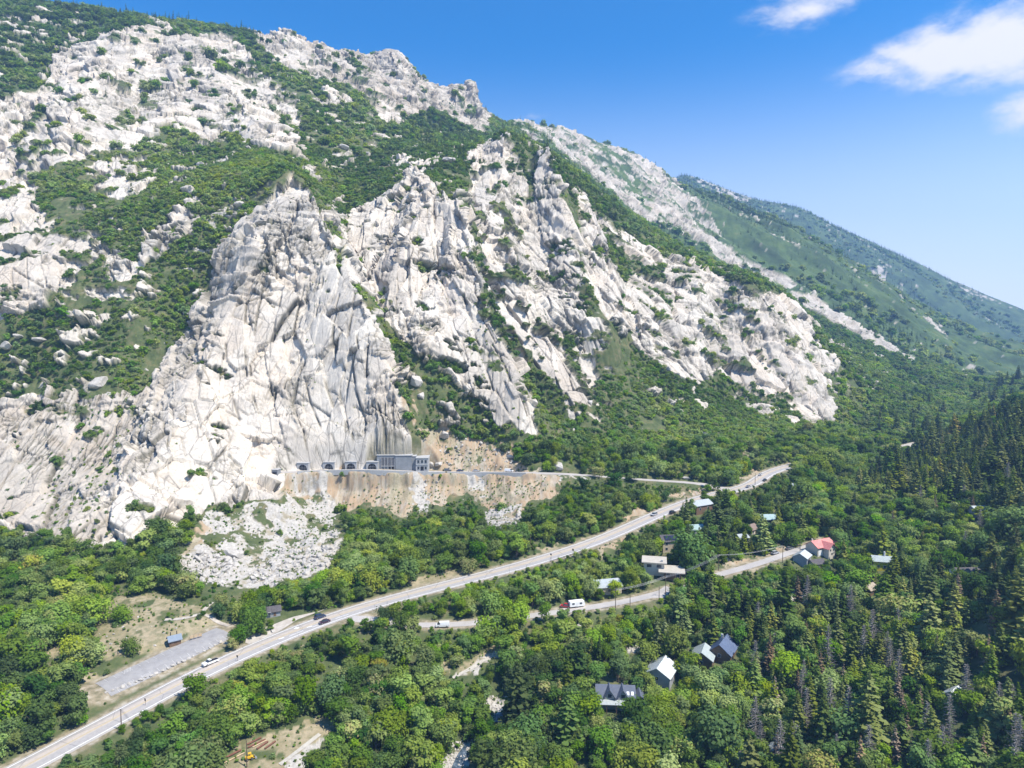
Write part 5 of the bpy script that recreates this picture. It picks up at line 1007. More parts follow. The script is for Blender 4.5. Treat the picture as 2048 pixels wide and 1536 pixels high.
stones('hillside_stones', 'white rocks scattered through the far brush slope', [(1680,740),(1850,760),(1960,760),(1800,820),(1680,830)], 16, .8, 3.4, .2)
stones('hillside_stones', 'white rocks scattered over the left hillside brush', [(0,640),(300,640),(460,460),(540,380),(290,780),(0,790)], 9, .5, 2.6, .2)
stones('hillside_stones', 'white rocks dotted over the upper green slopes', [(400,420),(600,300),(640,220),(900,330),(700,400)], 15, .8, 3.2, .15)
t = NT('creek water'); t.set(Roughness=.12, Specular_IOR_Level=.6); t.col(t.ramp(t.noise(.8, 4, .6, t.pos()), [(.4, (.03, .045, .06)), (.62, (.10, .13, .16)), (.75, (.5, .55, .58))])); t.bump(t.noise(2, 5, .7, t.pos()), .2, .6)
sheet('creek', [(992,1425),(1012,1412),(1022,1430),(1008,1448),(990,1445)], t.m, 'dark rushing creek water between bleached stones', .3, 'creek')
sheet('creek', [(900,1545),(915,1510),(930,1490),(940,1500),(925,1530),(912,1556)], t.m, 'creek water at the bottom edge', .3, 'creek')
# ------------------------------------------------------------------ where things grow
r6 = np.random.default_rng(2024)
def jgrid(x0, x1, y0, y1, st):
    gx, gy = np.meshgrid(np.arange(x0, x1, st), np.arange(y0, y1, st))
    gx = gx + (np.arange(gx.shape[0]) % 2)[:, None] * st * .5
    return (gx + r6.uniform(-.42, .42, gx.shape) * st).ravel(), (gy + r6.uniform(-.42, .42, gy.shape) * st).ravel()
def in_view(x, y, z, mx=160, my=140):
    px, py = project(x, y, z); return (px > -mx) & (px < 2048 + mx) & (py < 1536 + my) & (py > -60)
def Z1(pl): return outline(pl, 40)
CONZ = [(Z1(p), c) for p, c in [([(1470,1600),(1490,1400),(1530,1330),(1640,1250),(1700,1190),(1800,1160),(2200,1130),(2200,1600)], .5), ([(1690,985),(1760,950),(1850,885),(2200,780),(2200,1080),(1900,1010),(1780,1000)], .8),
 ([(1000,1600),(1040,1400),(1200,1310),(1500,1330),(1490,1600)], .2), ([(1400,1190),(1600,1190),(1650,1250),(1520,1330),(1350,1290)], .38), ([(1130,1240),(1400,1190),(1380,1300),(1150,1330)], .14), ([(1350,1015),(1600,1000),(1650,1075),(1450,1120),(1340,1080)], .42),
 ([(1640,1000),(1700,985),(2200,1090),(2200,1130),(1800,1155),(1690,1180),(1620,1130)], .24), ([(1600,950),(1690,940),(1700,1000),(1620,1010)], .3)]]
WILZ = [(Z1(p), c) for p, c in [([(1340,1175),(1470,1140),(1560,1180),(1600,1250),(1500,1310),(1330,1250)], .62), ([(1605,960),(1660,960),(1690,1080),(1630,1060)], .6), ([(1130,1250),(1330,1200),(1420,1280),(1150,1320)], .3), ([(800,1330),(1100,1270),(1130,1320),(900,1400)], .18), ([(340,1490),(400,1480),(410,1536),(330,1536)], .8), ([(640,1400),(900,1390),(900,1536),(600,1536)], .12)]]
BARE = [(Z1(p), c) for p, c in [([(395,980),(600,980),(660,1000),(700,1080),(640,1150),(400,1175),(335,1120),(400,1040)], .95), ([(565,932),(1115,940),(1125,980),(1050,1000),(940,985),(700,1000),(640,965)], .98), ([(840,855),(960,875),(1030,905),(1055,942),(850,938)], .97), ([(-60,1090),(200,1120),(330,1130),(430,1180),(470,1260),(300,1290),(180,1240)], .35), ([(1030,1060),(1060,1055),(1080,1090),(1040,1105)], .6), ([(400,1170),(520,1180),(500,1235),(420,1235)], .75), ([(540,1225),(700,1215),(690,1262),(480,1290),(440,1320),(560,1280)], .9), ([(425,1290),(470,1280),(440,1320),(300,1385),(215,1420),(230,1395)], .92)]]
KEEP = [(b[0], b[1], b[2]) for b in globals().get('FOOT', [])]; KS = np.array([b[3] if len(b) > 3 else b[2] * .6 for b in globals().get('FOOT', [])] or [1.])
KX = np.array([k[0] for k in KEEP] or [1e6]); KY = np.array([k[1] for k in KEEP] or [1e6]); KR = np.array([k[2] for k in KEEP] or [1.])
openness = np.maximum(np.maximum(dirt * 1.0, pale), rmask)
def px_part(L, p0, p1):
    q = project(L[:, 0], L[:, 1], L[:, 2])[0]; return L[(q >= p0) & (q <= p1)]
rvis = np.zeros(len(x0))
for L_, w_ in [(px_part(HIGHWAY, -200, 735), 5.2), (px_part(HIGHWAY, 735, 1352), 3.6), (px_part(HIGHWAY, 1486, 1584), 4.0), (PARK_AX, 6.5), (px_part(BENCH, 580, 1110), 4), (px_part(BENCH, 1110, 1410), 3.2), (px_part(SIDE, 830, 965), 1.6), (px_part(SIDE, 1030, 1110), 1.4), (px_part(SIDE, 1160, 1342), 2.2), (px_part(SIDE, 1440, 1470), 1.6), (px_part(SIDE, 1500, 1660), 2.2), (FARROAD, 3)]:
    if len(L_) > 1:
        s_, d_, _ = seg_dist(x0, y0, L_, w_ + 1); rvis[s_[d_ < w_]] = 1
open_sight = np.maximum(np.maximum(dirt * 1.0, pale), rvis)
def blocked(x, y, soft=.45, rad=None, arr=None):
    rad = KR if rad is None else rad
    b = samp(openness if arr is None else arr, x, y) > soft
    for a in range(0, len(x), 4000):
        s = slice(a, a + 4000); b[s] |= ((np.hypot(x[s, None] - KX, y[s, None] - KY) - rad) < 0).any(1)
    return b
def clear_height(x, y, z, h):
    """tall trees were cut where they would stand in front of roads and houses"""
    global open_sight
    r = np.hypot(x, y); dep = np.maximum((CZ - z) / r, .06); ok = h.copy()
    for q in (.95, .8, .65, .5, .35, .2):
        k = q * h / dep / r
        bad = blocked(x * (1 + k), y * (1 + k), .7, KS, open_sight); ok = np.where(bad, q * h * .9, ok)
    return ok
x, y = jgrid(-330, 430, 150, 640, 3.35); z = surf(x, y)
a = np.arctan2(x, y); r = np.hypot(x, y)
m = (r < np.interp(a, fa, fr) + 6) & in_view(x, y, z + 4); x, y, z, r = x[m], y[m], z[m], r[m]
con = zone(x, y, CONZ); wil = zone(x, y, WILZ); bare = zone(x, y, BARE)
op = samp(openness, x, y); rk = samp(rock, x, y)
hillside = (x > 150) & (con == 0) & (y < 330); con[hillside] = .8
keep = (r6.random(len(x)) > bare) & ~blocked(x, y, .35) & (rk < .25)
gap = fbm2(x / 13, y / 13, 3, 71); keep &= (gap > .27)
u = r6.random(len(x)); u = .6 * u + .4 * np.clip((vnoise2(x / 16, y / 16, 73) - .5) * 1.6 + .5, 0, 1)
kind = np.where(u < con, 1, np.where(u > 1 - wil, 2, 0))
kind = np.where((kind == 0) & (con > .5) & (r6.random(len(x)) < .3), -1, kind)          # thin under tall conifers
keep &= (kind >= 0) & ~((kind == 0) & (r6.random(len(x)) < .26)) & ~((kind == 1) & (r6.random(len(x)) < .60))
x, y, z, r, kind = x[keep], y[keep], z[keep], r[keep], kind[keep]
size = r6.lognormal(0, .28, len(x)) * np.where(kind == 1, .9, 1.0) * np.where(kind == 1, r6.lognormal(0, .14, len(x)), 1)
size *= np.where(y > 330, .92, 1.0)
hgt = size * np.choose(kind, [7.2, 13, 8.5]); h2 = clear_height(x, y, z, hgt)
size = size * h2 / hgt; ok = size > .3
x, y, z, r, kind, size = x[ok], y[ok], z[ok], r[ok], kind[ok], size[ok]
FIXED = [(1588,940,1.15),(1596,934,1.2),(1606,930,1.2),(1590,930,1.0),(1600,925,1.1),(388,1404,1.25),(258,1306,.85),(441,1222,1.0),(520,1243,1.05),(511,1228,.9),(478,1290,.95),(463,1302,.8),(490,1274,.9),(700,1262,.8),(730,1262,.75),(765,1246,1.0),(790,1240,1.1),(820,1236,1.0),(350,1090,1.5),(330,1078,1.3),(372,1086,1.2),(310,1082,1.1)]
fq = seen([q[0] for q in FIXED], [q[1] for q in FIXED]); x = np.r_[x, fq[:, 0]]; y = np.r_[y, fq[:, 1]]; z = np.r_[z, surf(fq[:, 0], fq[:, 1])]; r = np.hypot(x, y); kind = np.r_[kind, np.zeros(len(fq), int)]; size = np.r_[size, [q[2] for q in FIXED]]
tint = np.clip(.45 + (fbm2(x / 30, y / 30, 2, 77) - .5) * 1.1 + r6.normal(0, .22, len(x)), 0, 1)
tint = np.where(r6.random(len(x)) < .035, 1.28, tint); rot = r6.uniform(0, 6.28, len(x)); var = r6.integers(0, 60, len(x))
px, py = project(x, y, z + size * np.choose(kind, [4.5, 9, 5]))
inframe = (px > 4) & (px < 2044) & (py > 0) & (py < 1530)
# ------------------------------------------------------------------ stuff that nobody could count
def scatter_stuff(name, label, cat, X, Y, Z, S, T, protos, squash=(.8, 1.25), tilt=.05):
    n = len(X); me = make_mesh(name, np.stack([X, Y, Z], 1), np.zeros((0, 3), int), None, False)
    for an, av in (('sc', S), ('tint', T)):
        at = me.attributes.new(an, 'FLOAT', 'POINT'); at.data.foreach_set('value', np.asarray(av, np.float32))
    at = me.attributes.new('rotv', 'FLOAT_VECTOR', 'POINT'); at.data.foreach_set('vector', np.stack([r6.normal(0, tilt, n), r6.normal(0, tilt, n), r6.uniform(0, 6.28, n)], 1).astype(np.float32).ravel())
    at = me.attributes.new('sv', 'FLOAT_VECTOR', 'POINT'); sv = np.stack([S * r6.uniform(*squash, n), S * r6.uniform(*squash, n), S * r6.uniform(*squash, n)], 1); at.data.foreach_set('vector', sv.astype(np.float32).ravel())
    at = me.attributes.new('pick', 'INT', 'POINT'); at.data.foreach_set('value', r6.integers(0, len(protos), n).astype(np.int32))
    o = bpy.data.objects.new(name, me); COL.objects.link(o); o['kind'] = 'stuff'; o['label'] = label; o['category'] = cat
    ng = bpy.data.node_groups.new(name, 'GeometryNodeTree'); ng.interface.new_socket('Geometry', in_out='INPUT', socket_type='NodeSocketGeometry'); ng.interface.new_socket('Geometry', in_out='OUTPUT', socket_type='NodeSocketGeometry')
    N = ng.nodes; gi = N.new('NodeGroupInput'); go = N.new('NodeGroupOutput'); iop = N.new('GeometryNodeInstanceOnPoints'); j = N.new('GeometryNodeJoinGeometry')
    for p in protos:
        oi = N.new('GeometryNodeObjectInfo'); oi.transform_space = 'ORIGINAL'; oi.inputs['Object'].default_value = p; oi.inputs['As Instance'].default_value = True; ng.links.new(oi.outputs['Geometry'], j.inputs[0])
    def na(nm, typ):
        q = N.new('GeometryNodeInputNamedAttribute'); q.data_type = typ; q.inputs['Name'].default_value = nm; return q.outputs['Attribute']
    ng.links.new(gi.outputs[0], iop.inputs['Points']); ng.links.new(j.outputs[0], iop.inputs['Instance'])
    iop.inputs['Pick Instance'].default_value = True; ng.links.new(na('pick', 'INT'), iop.inputs['Instance Index'])
    e2r = N.new('FunctionNodeEulerToRotation'); ng.links.new(na('rotv', 'FLOAT_VECTOR'), e2r.inputs[0]); ng.links.new(e2r.outputs[0], iop.inputs['Rotation'])
    ng.links.new(na('sv', 'FLOAT_VECTOR'), iop.inputs['Scale']); ng.links.new(iop.outputs[0], go.inputs[0])
    md = o.modifiers.new('grow', 'NODES'); md.node_group = ng
    return o
# ------------------------------------------------------------------ trees as things
def plain(name, me, parent=None):
    o = bpy.data.objects.new(name, me); COL.objects.link(o); o.parent = parent; return o
LANDM = globals().get('LANDM', [])
def place_tree(name, cat, pair, pos, sc, rz, tint, group, parts=('crown', 'trunk')):
    t = bpy.data.objects.new(name, None); COL.objects.link(t); t.empty_display_size = .5
    t.location = pos; t.rotation_euler = (0, 0, rz); t.scale = (sc * random.uniform(.88, 1.14), sc * random.uniform(.88, 1.14), sc)
    c = plain(parts[0], pair[0], t); c['tint'] = float(tint); plain(parts[1], pair[1], t)
    t['category'] = cat; t['group'] = group; return t
TREES = []
def nearest(kd, n):
    i = np.nonzero((kind == kd) & inframe & (size > .45))[0]; return i[np.argsort(r[i] / size[i])][:n]
SETS = [(0, OAKS, 'broadleaf_tree', 'broadleaf tree', 'broadleaf trees on the canyon floor', 290, 'far_broadleaf_wood', 'mass of rounded green broadleaf trees filling the canyon floor'),
        (1, FIRS, 'conifer_tree', 'conifer', 'tall conifers of the lower forest', 290, 'far_conifer_wood', 'mass of dark pointed conifers on the shaded valley side'),
        (2, WILLOWS, 'creekside_tree', 'creekside tree', 'bright green trees along the creek', 140, 'far_creekside_wood', 'bright green leafy trees lining the creek in the distance')]
for kd, pairs, nm, cat, grp, n, snm, slab in SETS:
    top = nearest(kd, n); chosen = np.zeros(len(x), bool); chosen[top] = True
    first = []
    for i in top:
        t = place_tree(nm, cat, pairs[var[i] % len(pairs)], (x[i], y[i], z[i] - .1), float(size[i]), float(rot[i]), float(tint[i]), grp)
        TREES.append((t, float(x[i]), float(y[i]), float(size[i]), float(tint[i]), nm)); first.append(t.children[0] if t.children[0].name.startswith('crown') else t.children[1])
    protos = []; seen_m = set()
    for c in first:
        if c.data.name not in seen_m: seen_m.add(c.data.name); protos.append(c)
    rest = np.nonzero((kind == kd) & ~chosen)[0]
    if kd == 1: PROTO_FIR = protos
    if protos and len(rest): scatter_stuff(snm, slab, 'woodland', x[rest], y[rest], z[rest] - .2, size[rest], tint[rest], protos)
# standing dead and browning conifers, one by one where they are seen
DEADS = [(1655,1330,1.25,0),(1727,1310,1.0,0),(1607,1360,.8,0),(1640,1350,.95,1),(1612,1440,1.0,0),(1660,1420,1.0,0),(1686,1370,.85,1),(1797,1350,.9,0),(1795,1390,.9,1),(1730,1390,.7,1),(1932,1390,1.0,0),(1997,1420,.95,0),(1995,1415,.6,1),(1560,1510,1.0,0),(1594,1500,.8,0),(1853,1460,.9,0),(1885,1510,.9,0),(1737,1510,.9,0),(1720,1530,.9,1),(1790,1495,.8,1),(1855,1540,.9,0),(2030,1545,1.0,0),
 (1795,1270,.9,0),(1612,1270,.7,1),(2030,1110,.8,1),(1990,1160,.7,1),(1830,945,.8,0),(1880,960,.8,1),(1950,965,.8,0),(1928,1000,.8,0),(1945,1010,.7,1),(1840,1000,.8,0),(2015,960,.8,0),(1990,930,.7,1),(1870,1010,.7,1),(1960,1040,.7,0),(1700,960,.6,1),(1585,1480,.7,0),(1965,1500,.7,1),(1480,1530,.6,0)]
rd = random.Random(11)
for k in range(46):
    a_, b_ = rd.uniform(1500, 2040), rd.uniform(1010, 1500)
    if b_ > 1180 - (a_ - 1700) * .1 or a_ > 1760: DEADS.append((round(a_), round(b_), rd.uniform(.6, 1.1), int(rd.random() < .4)))
dx_ = seen([d[0] for d in DEADS], [d[1] for d in DEADS])
for (px_, py_, s, br), p in zip(DEADS, dx_):
    pr = (BROWNS if br else SNAGS); pr = pr[random.randrange(len(pr))]
    k = .97
    t = place_tree('browning_conifer' if br else 'dead_conifer', 'dead tree', pr, (p[0] * k, p[1] * k, float(surf(p[0] * k, p[1] * k))), s * 1.25, random.uniform(0, 6.28), random.uniform(.2, .9), 'browning conifers among the green' if br else 'bare dead conifers in the forest', ('crown', 'trunk') if br else ('branches', 'trunk'))
    TREES.append((t, p[0], p[1], s, .5, 'browning_conifer' if br else 'dead_conifer'))
# ------------------------------------------------------------------ brush on the mountain
bx = []; by = []; bs = []
for r0, r1, st, sc in ((375, 760, 3.2, .74), (375, 720, 3.6, .42), (760, 1400, 6.6, 1.3), (1400, 3300, 17, 2.2)):
    gx, gy = jgrid(-r1 * .72, r1 * .72, r0 * .6, r1, st); rg = np.hypot(gx, gy); ag = np.arctan2(gx, gy)
    m = (rg >= r0) & (rg < r1) & (abs(ag) < R(42)) & (rg > np.interp(ag, fa, fr) - 2); gx, gy = gx[m], gy[m]
    bx.append(gx); by.append(gy); bs.append(sc * r6.lognormal(0, .25, len(gx)))
bx = np.concatenate(bx); by = np.concatenate(by); bs = np.concatenate(bs); bz = surf(bx, by)
brk = samp(rock, bx, by); bgv = samp(groove, bx, by); bop = samp(openness, bx, by)
br_a = np.hypot(bx, by); dens = .9 * (fbm2(bx / 22, by / 22, 3, 83) > .29)
pk = np.where(brk < .35, dens, np.where(bgv > .35, .10, .035)); pk = np.where((brk >= .35) & (samp(grey, bx, by) > .6) & (br_a < 520), .30, pk); pk *= (1 - .97 * np.clip(bop * 1.3, 0, 1)); pk[samp(rmask, bx, by) > .02] = 0; pk *= np.where(np.hypot(bx, by) > 1400, .75 * (fbm2((bx * .66 + by * .75) / 60, (bx * .75 - by * .66) / 200, 3, 85) > .5) + .04, 1)
m = (r6.random(len(bx)) < pk) & in_view(bx, by, bz)
if len(KX): m &= ~blocked(bx, by, .9)
bx, by, bz, bs, brk = bx[m], by[m], bz[m], bs[m], brk[m]; bs = np.where(brk > .35, bs * r6.uniform(.15, .42, len(bs)) * np.where((samp(grey, bx, by) > .6) & (np.hypot(bx, by) < 520), 1.7, 1), bs); br_ = np.hypot(bx, by)
hb = bs * 3.2; bs = bs * np.where(br_ < 600, clear_height(bx, by, bz, hb) / hb, 1)
bt = np.clip(.52 + .2 * sstep(1200, 1800, br_) + (fbm2(bx / 60, by / 60, 3, 87) - .5) * 1.5 + r6.normal(0, .13, len(bx)), 0, 1)
sm = (bs < .62); big = ~sm
def proto_bush(name, me, px_, py_, lab, sc=1.0):
    p = seen([px_], [py_])[0]; o = plain(name, me); o.location = (p[0], p[1], float(surf(p[0], p[1])) - .1); o.scale = (sc,) * 3; o['tint'] = .5; o['label'] = lab; o['category'] = 'bush'; return o
CL = [proto_bush('oak_thicket', CLUMPS[0], 680, 1022, 'round dark green thicket alone at the foot of the orange slope', 1.3), proto_bush('oak_thicket', CLUMPS[1], 848, 874, 'dark green thicket on the rubble just above the grey building', 1.2), proto_bush('oak_thicket', CLUMPS[2], 1000, 1020, 'dark thicket at the right foot of the orange slope', 1.2)]
SB = [proto_bush('scrub_bush', SCRUBS[0], 560, 1068, 'bright green bush on the pale rubble slope', 1.3), proto_bush('scrub_bush', SCRUBS[1], 898, 902, 'small light green bush on the dirt slope right of the grey building', 1.3), proto_bush('scrub_bush', SCRUBS[2], 684, 950, 'small green bush below the wall of the tunnel terrace', 1.2), proto_bush('scrub_bush', SCRUBS[3], 880, 956, 'yellow green bush at the top of the orange slope', 1.1)]
scatter_stuff('mountain_brush', 'dense green oak brush covering the mountainside between the rocks', 'brush', bx[big], by[big], bz[big] - .3, bs[big], bt[big], CL)
scatter_stuff('ledge_brush', 'small scattered shrubs rooted on ledges and in cracks', 'brush', bx[sm], by[sm], bz[sm] - .1, bs[sm] * 1.7, bt[sm], SB)
# understory between the valley trees
ux, uy = jgrid(-330, 430, 150, 700, 2.5); uz = surf(ux, uy); ua = np.arctan2(ux, uy); ur = np.hypot(ux, uy)
m = (ur < np.interp(ua, fa, fr) + 8) & in_view(ux, uy, uz) & (samp(rock, ux, uy) < .3); ux, uy, uz, ur = ux[m], uy[m], uz[m], ur[m]
m = (r6.random(len(ux)) < .62 * (1 - .75 * zone(ux, uy, BARE)) * (1 - .93 * np.clip(samp(openness, ux, uy) * 1.3, 0, 1))) & (fbm2(ux / 8, uy / 8, 3, 95) > .36) & ~blocked(ux, uy, .8); ux, uy, uz = ux[m], uy[m], uz[m]
us = .55 * r6.lognormal(0, .4, len(ux)); us *= clear_height(ux, uy, uz, us * 2.4) / (us * 2.4)
scatter_stuff('understory', 'low green shrubs and saplings between the valley trees', 'brush', ux, uy, uz - .1, us, np.clip(.35 + (fbm2(ux / 25, uy / 25, 2, 97) - .5) + r6.normal(0, .2, len(ux)), 0, 1), SB)
# woods of the upper canyon
wx_, wy_ = jgrid(150, 1500, 380, 1700, 6.5); wr = np.hypot(wx_, wy_); wa = np.arctan2(wx_, wy_); m = (wr < np.interp(wa, fa, fr) + 25) & ((wy_ > 640) | (wx_ > 430)) & (abs(wa) < R(44)); wx_, wy_, wr = wx_[m], wy_[m], wr[m]; wz = surf(wx_, wy_); m = in_view(wx_, wy_, wz) & (samp(rmask, wx_, wy_) < .1); wx_, wy_, wz, wr = wx_[m], wy_[m], wz[m], wr[m]
wc = (r6.random(len(wx_)) < np.maximum(zone(wx_, wy_, CONZ), .04)); wt_ = np.clip(.4 + (fbm2(wx_ / 40, wy_ / 40, 2, 99) - .5) + r6.normal(0, .15, len(wx_)), 0, 1); ws = np.where(wr > 900, 1.35, 1.05) * r6.lognormal(0, .2, len(wx_))
scatter_stuff('canyon_broadleaf_wood', 'soft green woods filling the canyon floor in the distance', 'woodland', wx_[~wc], wy_[~wc], wz[~wc] - .5, ws[~wc], wt_[~wc], CL)
scatter_stuff('canyon_conifer_wood', 'dark conifers on the far shaded canyon side', 'woodland', wx_[wc], wy_[wc], wz[wc] - .3, ws[wc], wt_[wc] * .7, [q for q in PROTO_FIR])
# sage and grass tufts on open dirt
gx, gy = jgrid(-260, 260, 190, 470, 2.3); gz = surf(gx, gy); dd = samp(dirt, gx, gy); pp = samp(pale, gx, gy)
m = (np.maximum(dd * .85, pp * .6) * (fbm2(gx / 9, gy / 9, 3, 89) > .43) > r6.random(len(gx))) & (samp(rmask, gx, gy) < .05) & in_view(gx, gy, gz) & (samp(rock, gx, gy) < .5); gx, gy, gz = gx[m], gy[m], gz[m]
scatter_stuff('sagebrush', 'low sage tufts dotted over the dry dirt slopes', 'brush', gx, gy, gz - .05, r6.uniform(.14, .45, len(gx)), r6.uniform(.25, .8, len(gx)), SB)
# conifers high on the mountain
HIZ = [(Z1(p), c) for p, c in [([(790,195),(880,225),(965,280),(1000,310),(900,335),(820,290),(690,170)], .95), ([(1000,250),(1060,260),(1160,330),(1300,500),(1220,520),(1150,400),(1080,320)], .8), ([(1240,345),(1330,400),(1450,470),(1400,470),(1290,400)], .8), ([(-60,-5),(160,5),(420,45),(330,50),(200,60),(120,90),(-60,120)], .6), ([(1340,350),(1450,388),(1570,445),(1640,520),(1500,480)], .85), ([(1370,350),(1600,412),(1850,532),(1800,560),(1500,420)], .6), ([(-60,60),(90,110),(60,200),(-60,220)], .4), ([(600,130),(760,240),(820,320),(900,340),(640,220)], .34), ([(1480,380),(1600,410),(1700,470),(1840,600),(1700,560),(1560,480)], .6), ([(420,46),(560,60),(740,110),(700,140),(520,90)], .4), ([(560,200),(640,190),(900,330),(860,350)], .16)]]
hx = []; hy = []; hs = []
for r0, r1, st in ((430, 1100, 7), (1100, 2200, 9), (2200, 3500, 11)):
    gx, gy = jgrid(-r1 * .72, r1 * .72, r0 * .6, r1, st); rg = np.hypot(gx, gy); m = (rg >= r0) & (rg < r1) & (abs(np.arctan2(gx, gy)) < R(42)) & (rg > np.interp(np.arctan2(gx, gy), fa, fr)); gx, gy = gx[m], gy[m]
    hx.append(gx); hy.append(gy); hs.append((.72 if r1 < 2000 else .85 if r1 < 3000 else .85) * r6.lognormal(0, .25, len(gx)))
hx = np.concatenate(hx); hy = np.concatenate(hy); hs = np.concatenate(hs); hz = surf(hx, hy); hr = np.hypot(hx, hy)
d0 = zone(hx, hy, HIZ); bg_ = .05 * (hz > 150) * (hr < 1300) + .025 * (hr > 1300); m = (r6.random(len(hx)) < np.maximum(d0, np.maximum(bg_, .45 * (hr > 1300) * (fbm2((hx * .66 + hy * .75) / 90, (hx * .75 - hy * .66) / 300, 3, 86) > .58)))) & (samp(rock, hx, hy) < .6) & in_view(hx, hy, hz)
hx, hy, hz, hs = hx[m], hy[m], hz[m], hs[m]
FF = []
for k, (px_, py_, lab) in enumerate(((790, 250, 'dark conifer in the band of forest below the rocky skyline'), (1240, 420, 'dark conifer in the stand right of the tallest spire'), (120, 20, 'small dark conifer near the top left skyline'))):
    p = seen([px_], [py_])[0]; o = plain('mountain_conifer', FARFIR[k]); o.location = (p[0], p[1], float(surf(p[0], p[1])) - .3); o['tint'] = .3; o['label'] = lab; o['category'] = 'conifer'; FF.append(o)
scatter_stuff('mountain_conifers', 'dark pointed conifers dotted over the upper mountainside', 'forest', hx, hy, hz - .5, hs, np.clip(r6.normal(.25, .15, len(hx)), 0, 1), FF)
print('COUNTS trees', len(x), [int((kind == k).sum()) for k in (0, 1, 2)], 'brush', len(bx), int(sm.sum()), 'high', len(hx))
for nm, lab, gx, gy, gz, s in STONES:
    if len(gx): scatter_stuff(nm, lab, 'rubble', gx, gy, gz, s, rs.random(len(gx)), ST, (.7, 1.4), .6)
# ------------------------------------------------------------------ the air
t = bpy.data.materials.new('hazy air'); t.use_nodes = True; tr = t.node_tree; tr.nodes.remove(tr.nodes['Principled BSDF'])
v = tr.nodes.new('ShaderNodeVolumePrincipled'); v.inputs['Color'].default_value = (.29, .53, 1, 1); v.inputs['Density'].default_value = HAZE; v.inputs['Anisotropy'].default_value = .2; tr.links.new(v.outputs[0], tr.nodes['Material Output'].inputs['Volume'])
zt = float(P[:, 2].max()) + 40; zb = float(P[:, 2].min()) - 5
o = MB().box(-3500, 3500, -300, 4400, zb, zt).build('haze', t); tag(o, 'thin blue haze of the summer air', 'haze', kind='stuff')
# ------------------------------------------------------------------ a label for every tree: look first, then the nearest landmark
MARKS = [(1232,1395,'slate blue gabled house'),(1325,1335,'pale metal roofed house'),(1405,1312,'grey green roofed cabin'),(1446,1300,'dark blue roofed house'),(1338,1090,'solar panelled house'),(1322,1130,'flat roofed house'),(1212,1170,'white roofed cabin'),(1643,1085,'red roofed building'),(1765,1124,'yellow house'),(1935,1147,'black roofed house'),(1399,1010,'roadside house'),(1540,1040,'teal roofed cabin'),(1597,975,'grey roofed bend cabin'),(1908,1396,'forest cabin'),(1553,1508,'bottom white cabin'),(1697,1200,'pinkish roofed cabin'),(1737,1176,'tan roofed cabin'),
 (421,1325,'white pickup'),(885,1250,'white van'),(1150,1210,'white trailer'),(644,1240,'two dark junction cars'),(349,1280,'restroom hut'),(300,1340,'parking lot'),(546,1226,'highway shed'),(500,1515,'yellow loader'),(243,1450,'lone pole at the highway'),(1231,1205,'left utility pole'),(620,1460,'lower dirt lot'),(960,1325,'dirt gap in the trees'),(1003,1415,'bleached creek bed'),(910,1520,'lower creek bed'),(465,1105,'tall white boulder'),(560,1140,'white rubble heap'),(850,1020,'orange slope'),(1060,1100,'dirt bank above the highway'),(1540,940,'far highway bend'),(1840,886,'far pull out'),(100,1450,'lower left wood'),(40,1250,'left edge of the picture'),(160,1150,'dirt patch on the left'),(2040,1300,'right edge of the picture'),(2040,1500,'bottom right corner'),(1750,1530,'bottom edge of the picture'),(1150,1530,'bottom edge under the house'),(700,1530,'wood right of the loader'),(1850,950,'conifer slope on the right'),(700,1360,'middle of the roadside wood'),(800,1190,'highway straight'),(1650,1300,'bare dead conifers'),(1450,1230,'bright creekside trees')]
MX = np.array([m[0] for m in MARKS], float); MY = np.array([m[1] for m in MARKS], float)
ORD = ['nearest', 'second nearest', 'third nearest', 'fourth nearest', 'fifth nearest', 'sixth nearest', 'seventh nearest', 'eighth nearest', 'ninth nearest', 'tenth nearest', 'eleventh nearest', 'twelfth nearest', 'thirteenth nearest', 'fourteenth nearest', 'fifteenth nearest']
WORDS = dict(broadleaf_tree='rounded tree', conifer_tree='conifer', creekside_tree='leafy tree', dead_conifer='bare grey dead conifer', browning_conifer='browning conifer')
buckets = {}
for t_, tx, ty, ts, tt_, nm in TREES:
    p_ = project(tx, ty, t_.location[2] + ts * 4); d_ = np.hypot(MX - p_[0], MY - p_[1]); k = int(np.argmin(d_)); ddx, ddy = p_[0] - MX[k], p_[1] - MY[k]
    rel = ('right of' if ddx > 0 else 'left of') if abs(ddx) > abs(ddy) else ('below' if ddy > 0 else 'above')
    sz = 'small' if ts < .85 else 'tall' if ts > 1.25 else 'mid sized'
    tone = '' if nm in ('dead_conifer', 'browning_conifer') else ('dark green ' if tt_ < .36 else 'olive brown ' if tt_ > 1.1 else 'light green ' if tt_ > .6 else 'green ') if nm != 'creekside_tree' else ('bright green ' if tt_ < .5 else 'yellow green ')
    buckets.setdefault((nm, sz, tone, rel, k), []).append((float(d_[k]), t_))
for (nm, sz, tone, rel, k), L_ in buckets.items():
    L_.sort(key=lambda q: q[0])
    for i, (d_, t_) in enumerate(L_):
        o_ = '' if len(L_) == 1 else ORD[min(i, len(ORD) - 1)] + ' '
        t_['label'] = f'{o_}{sz} {tone}{WORDS[nm]} {rel} the {MARKS[k][2]}'
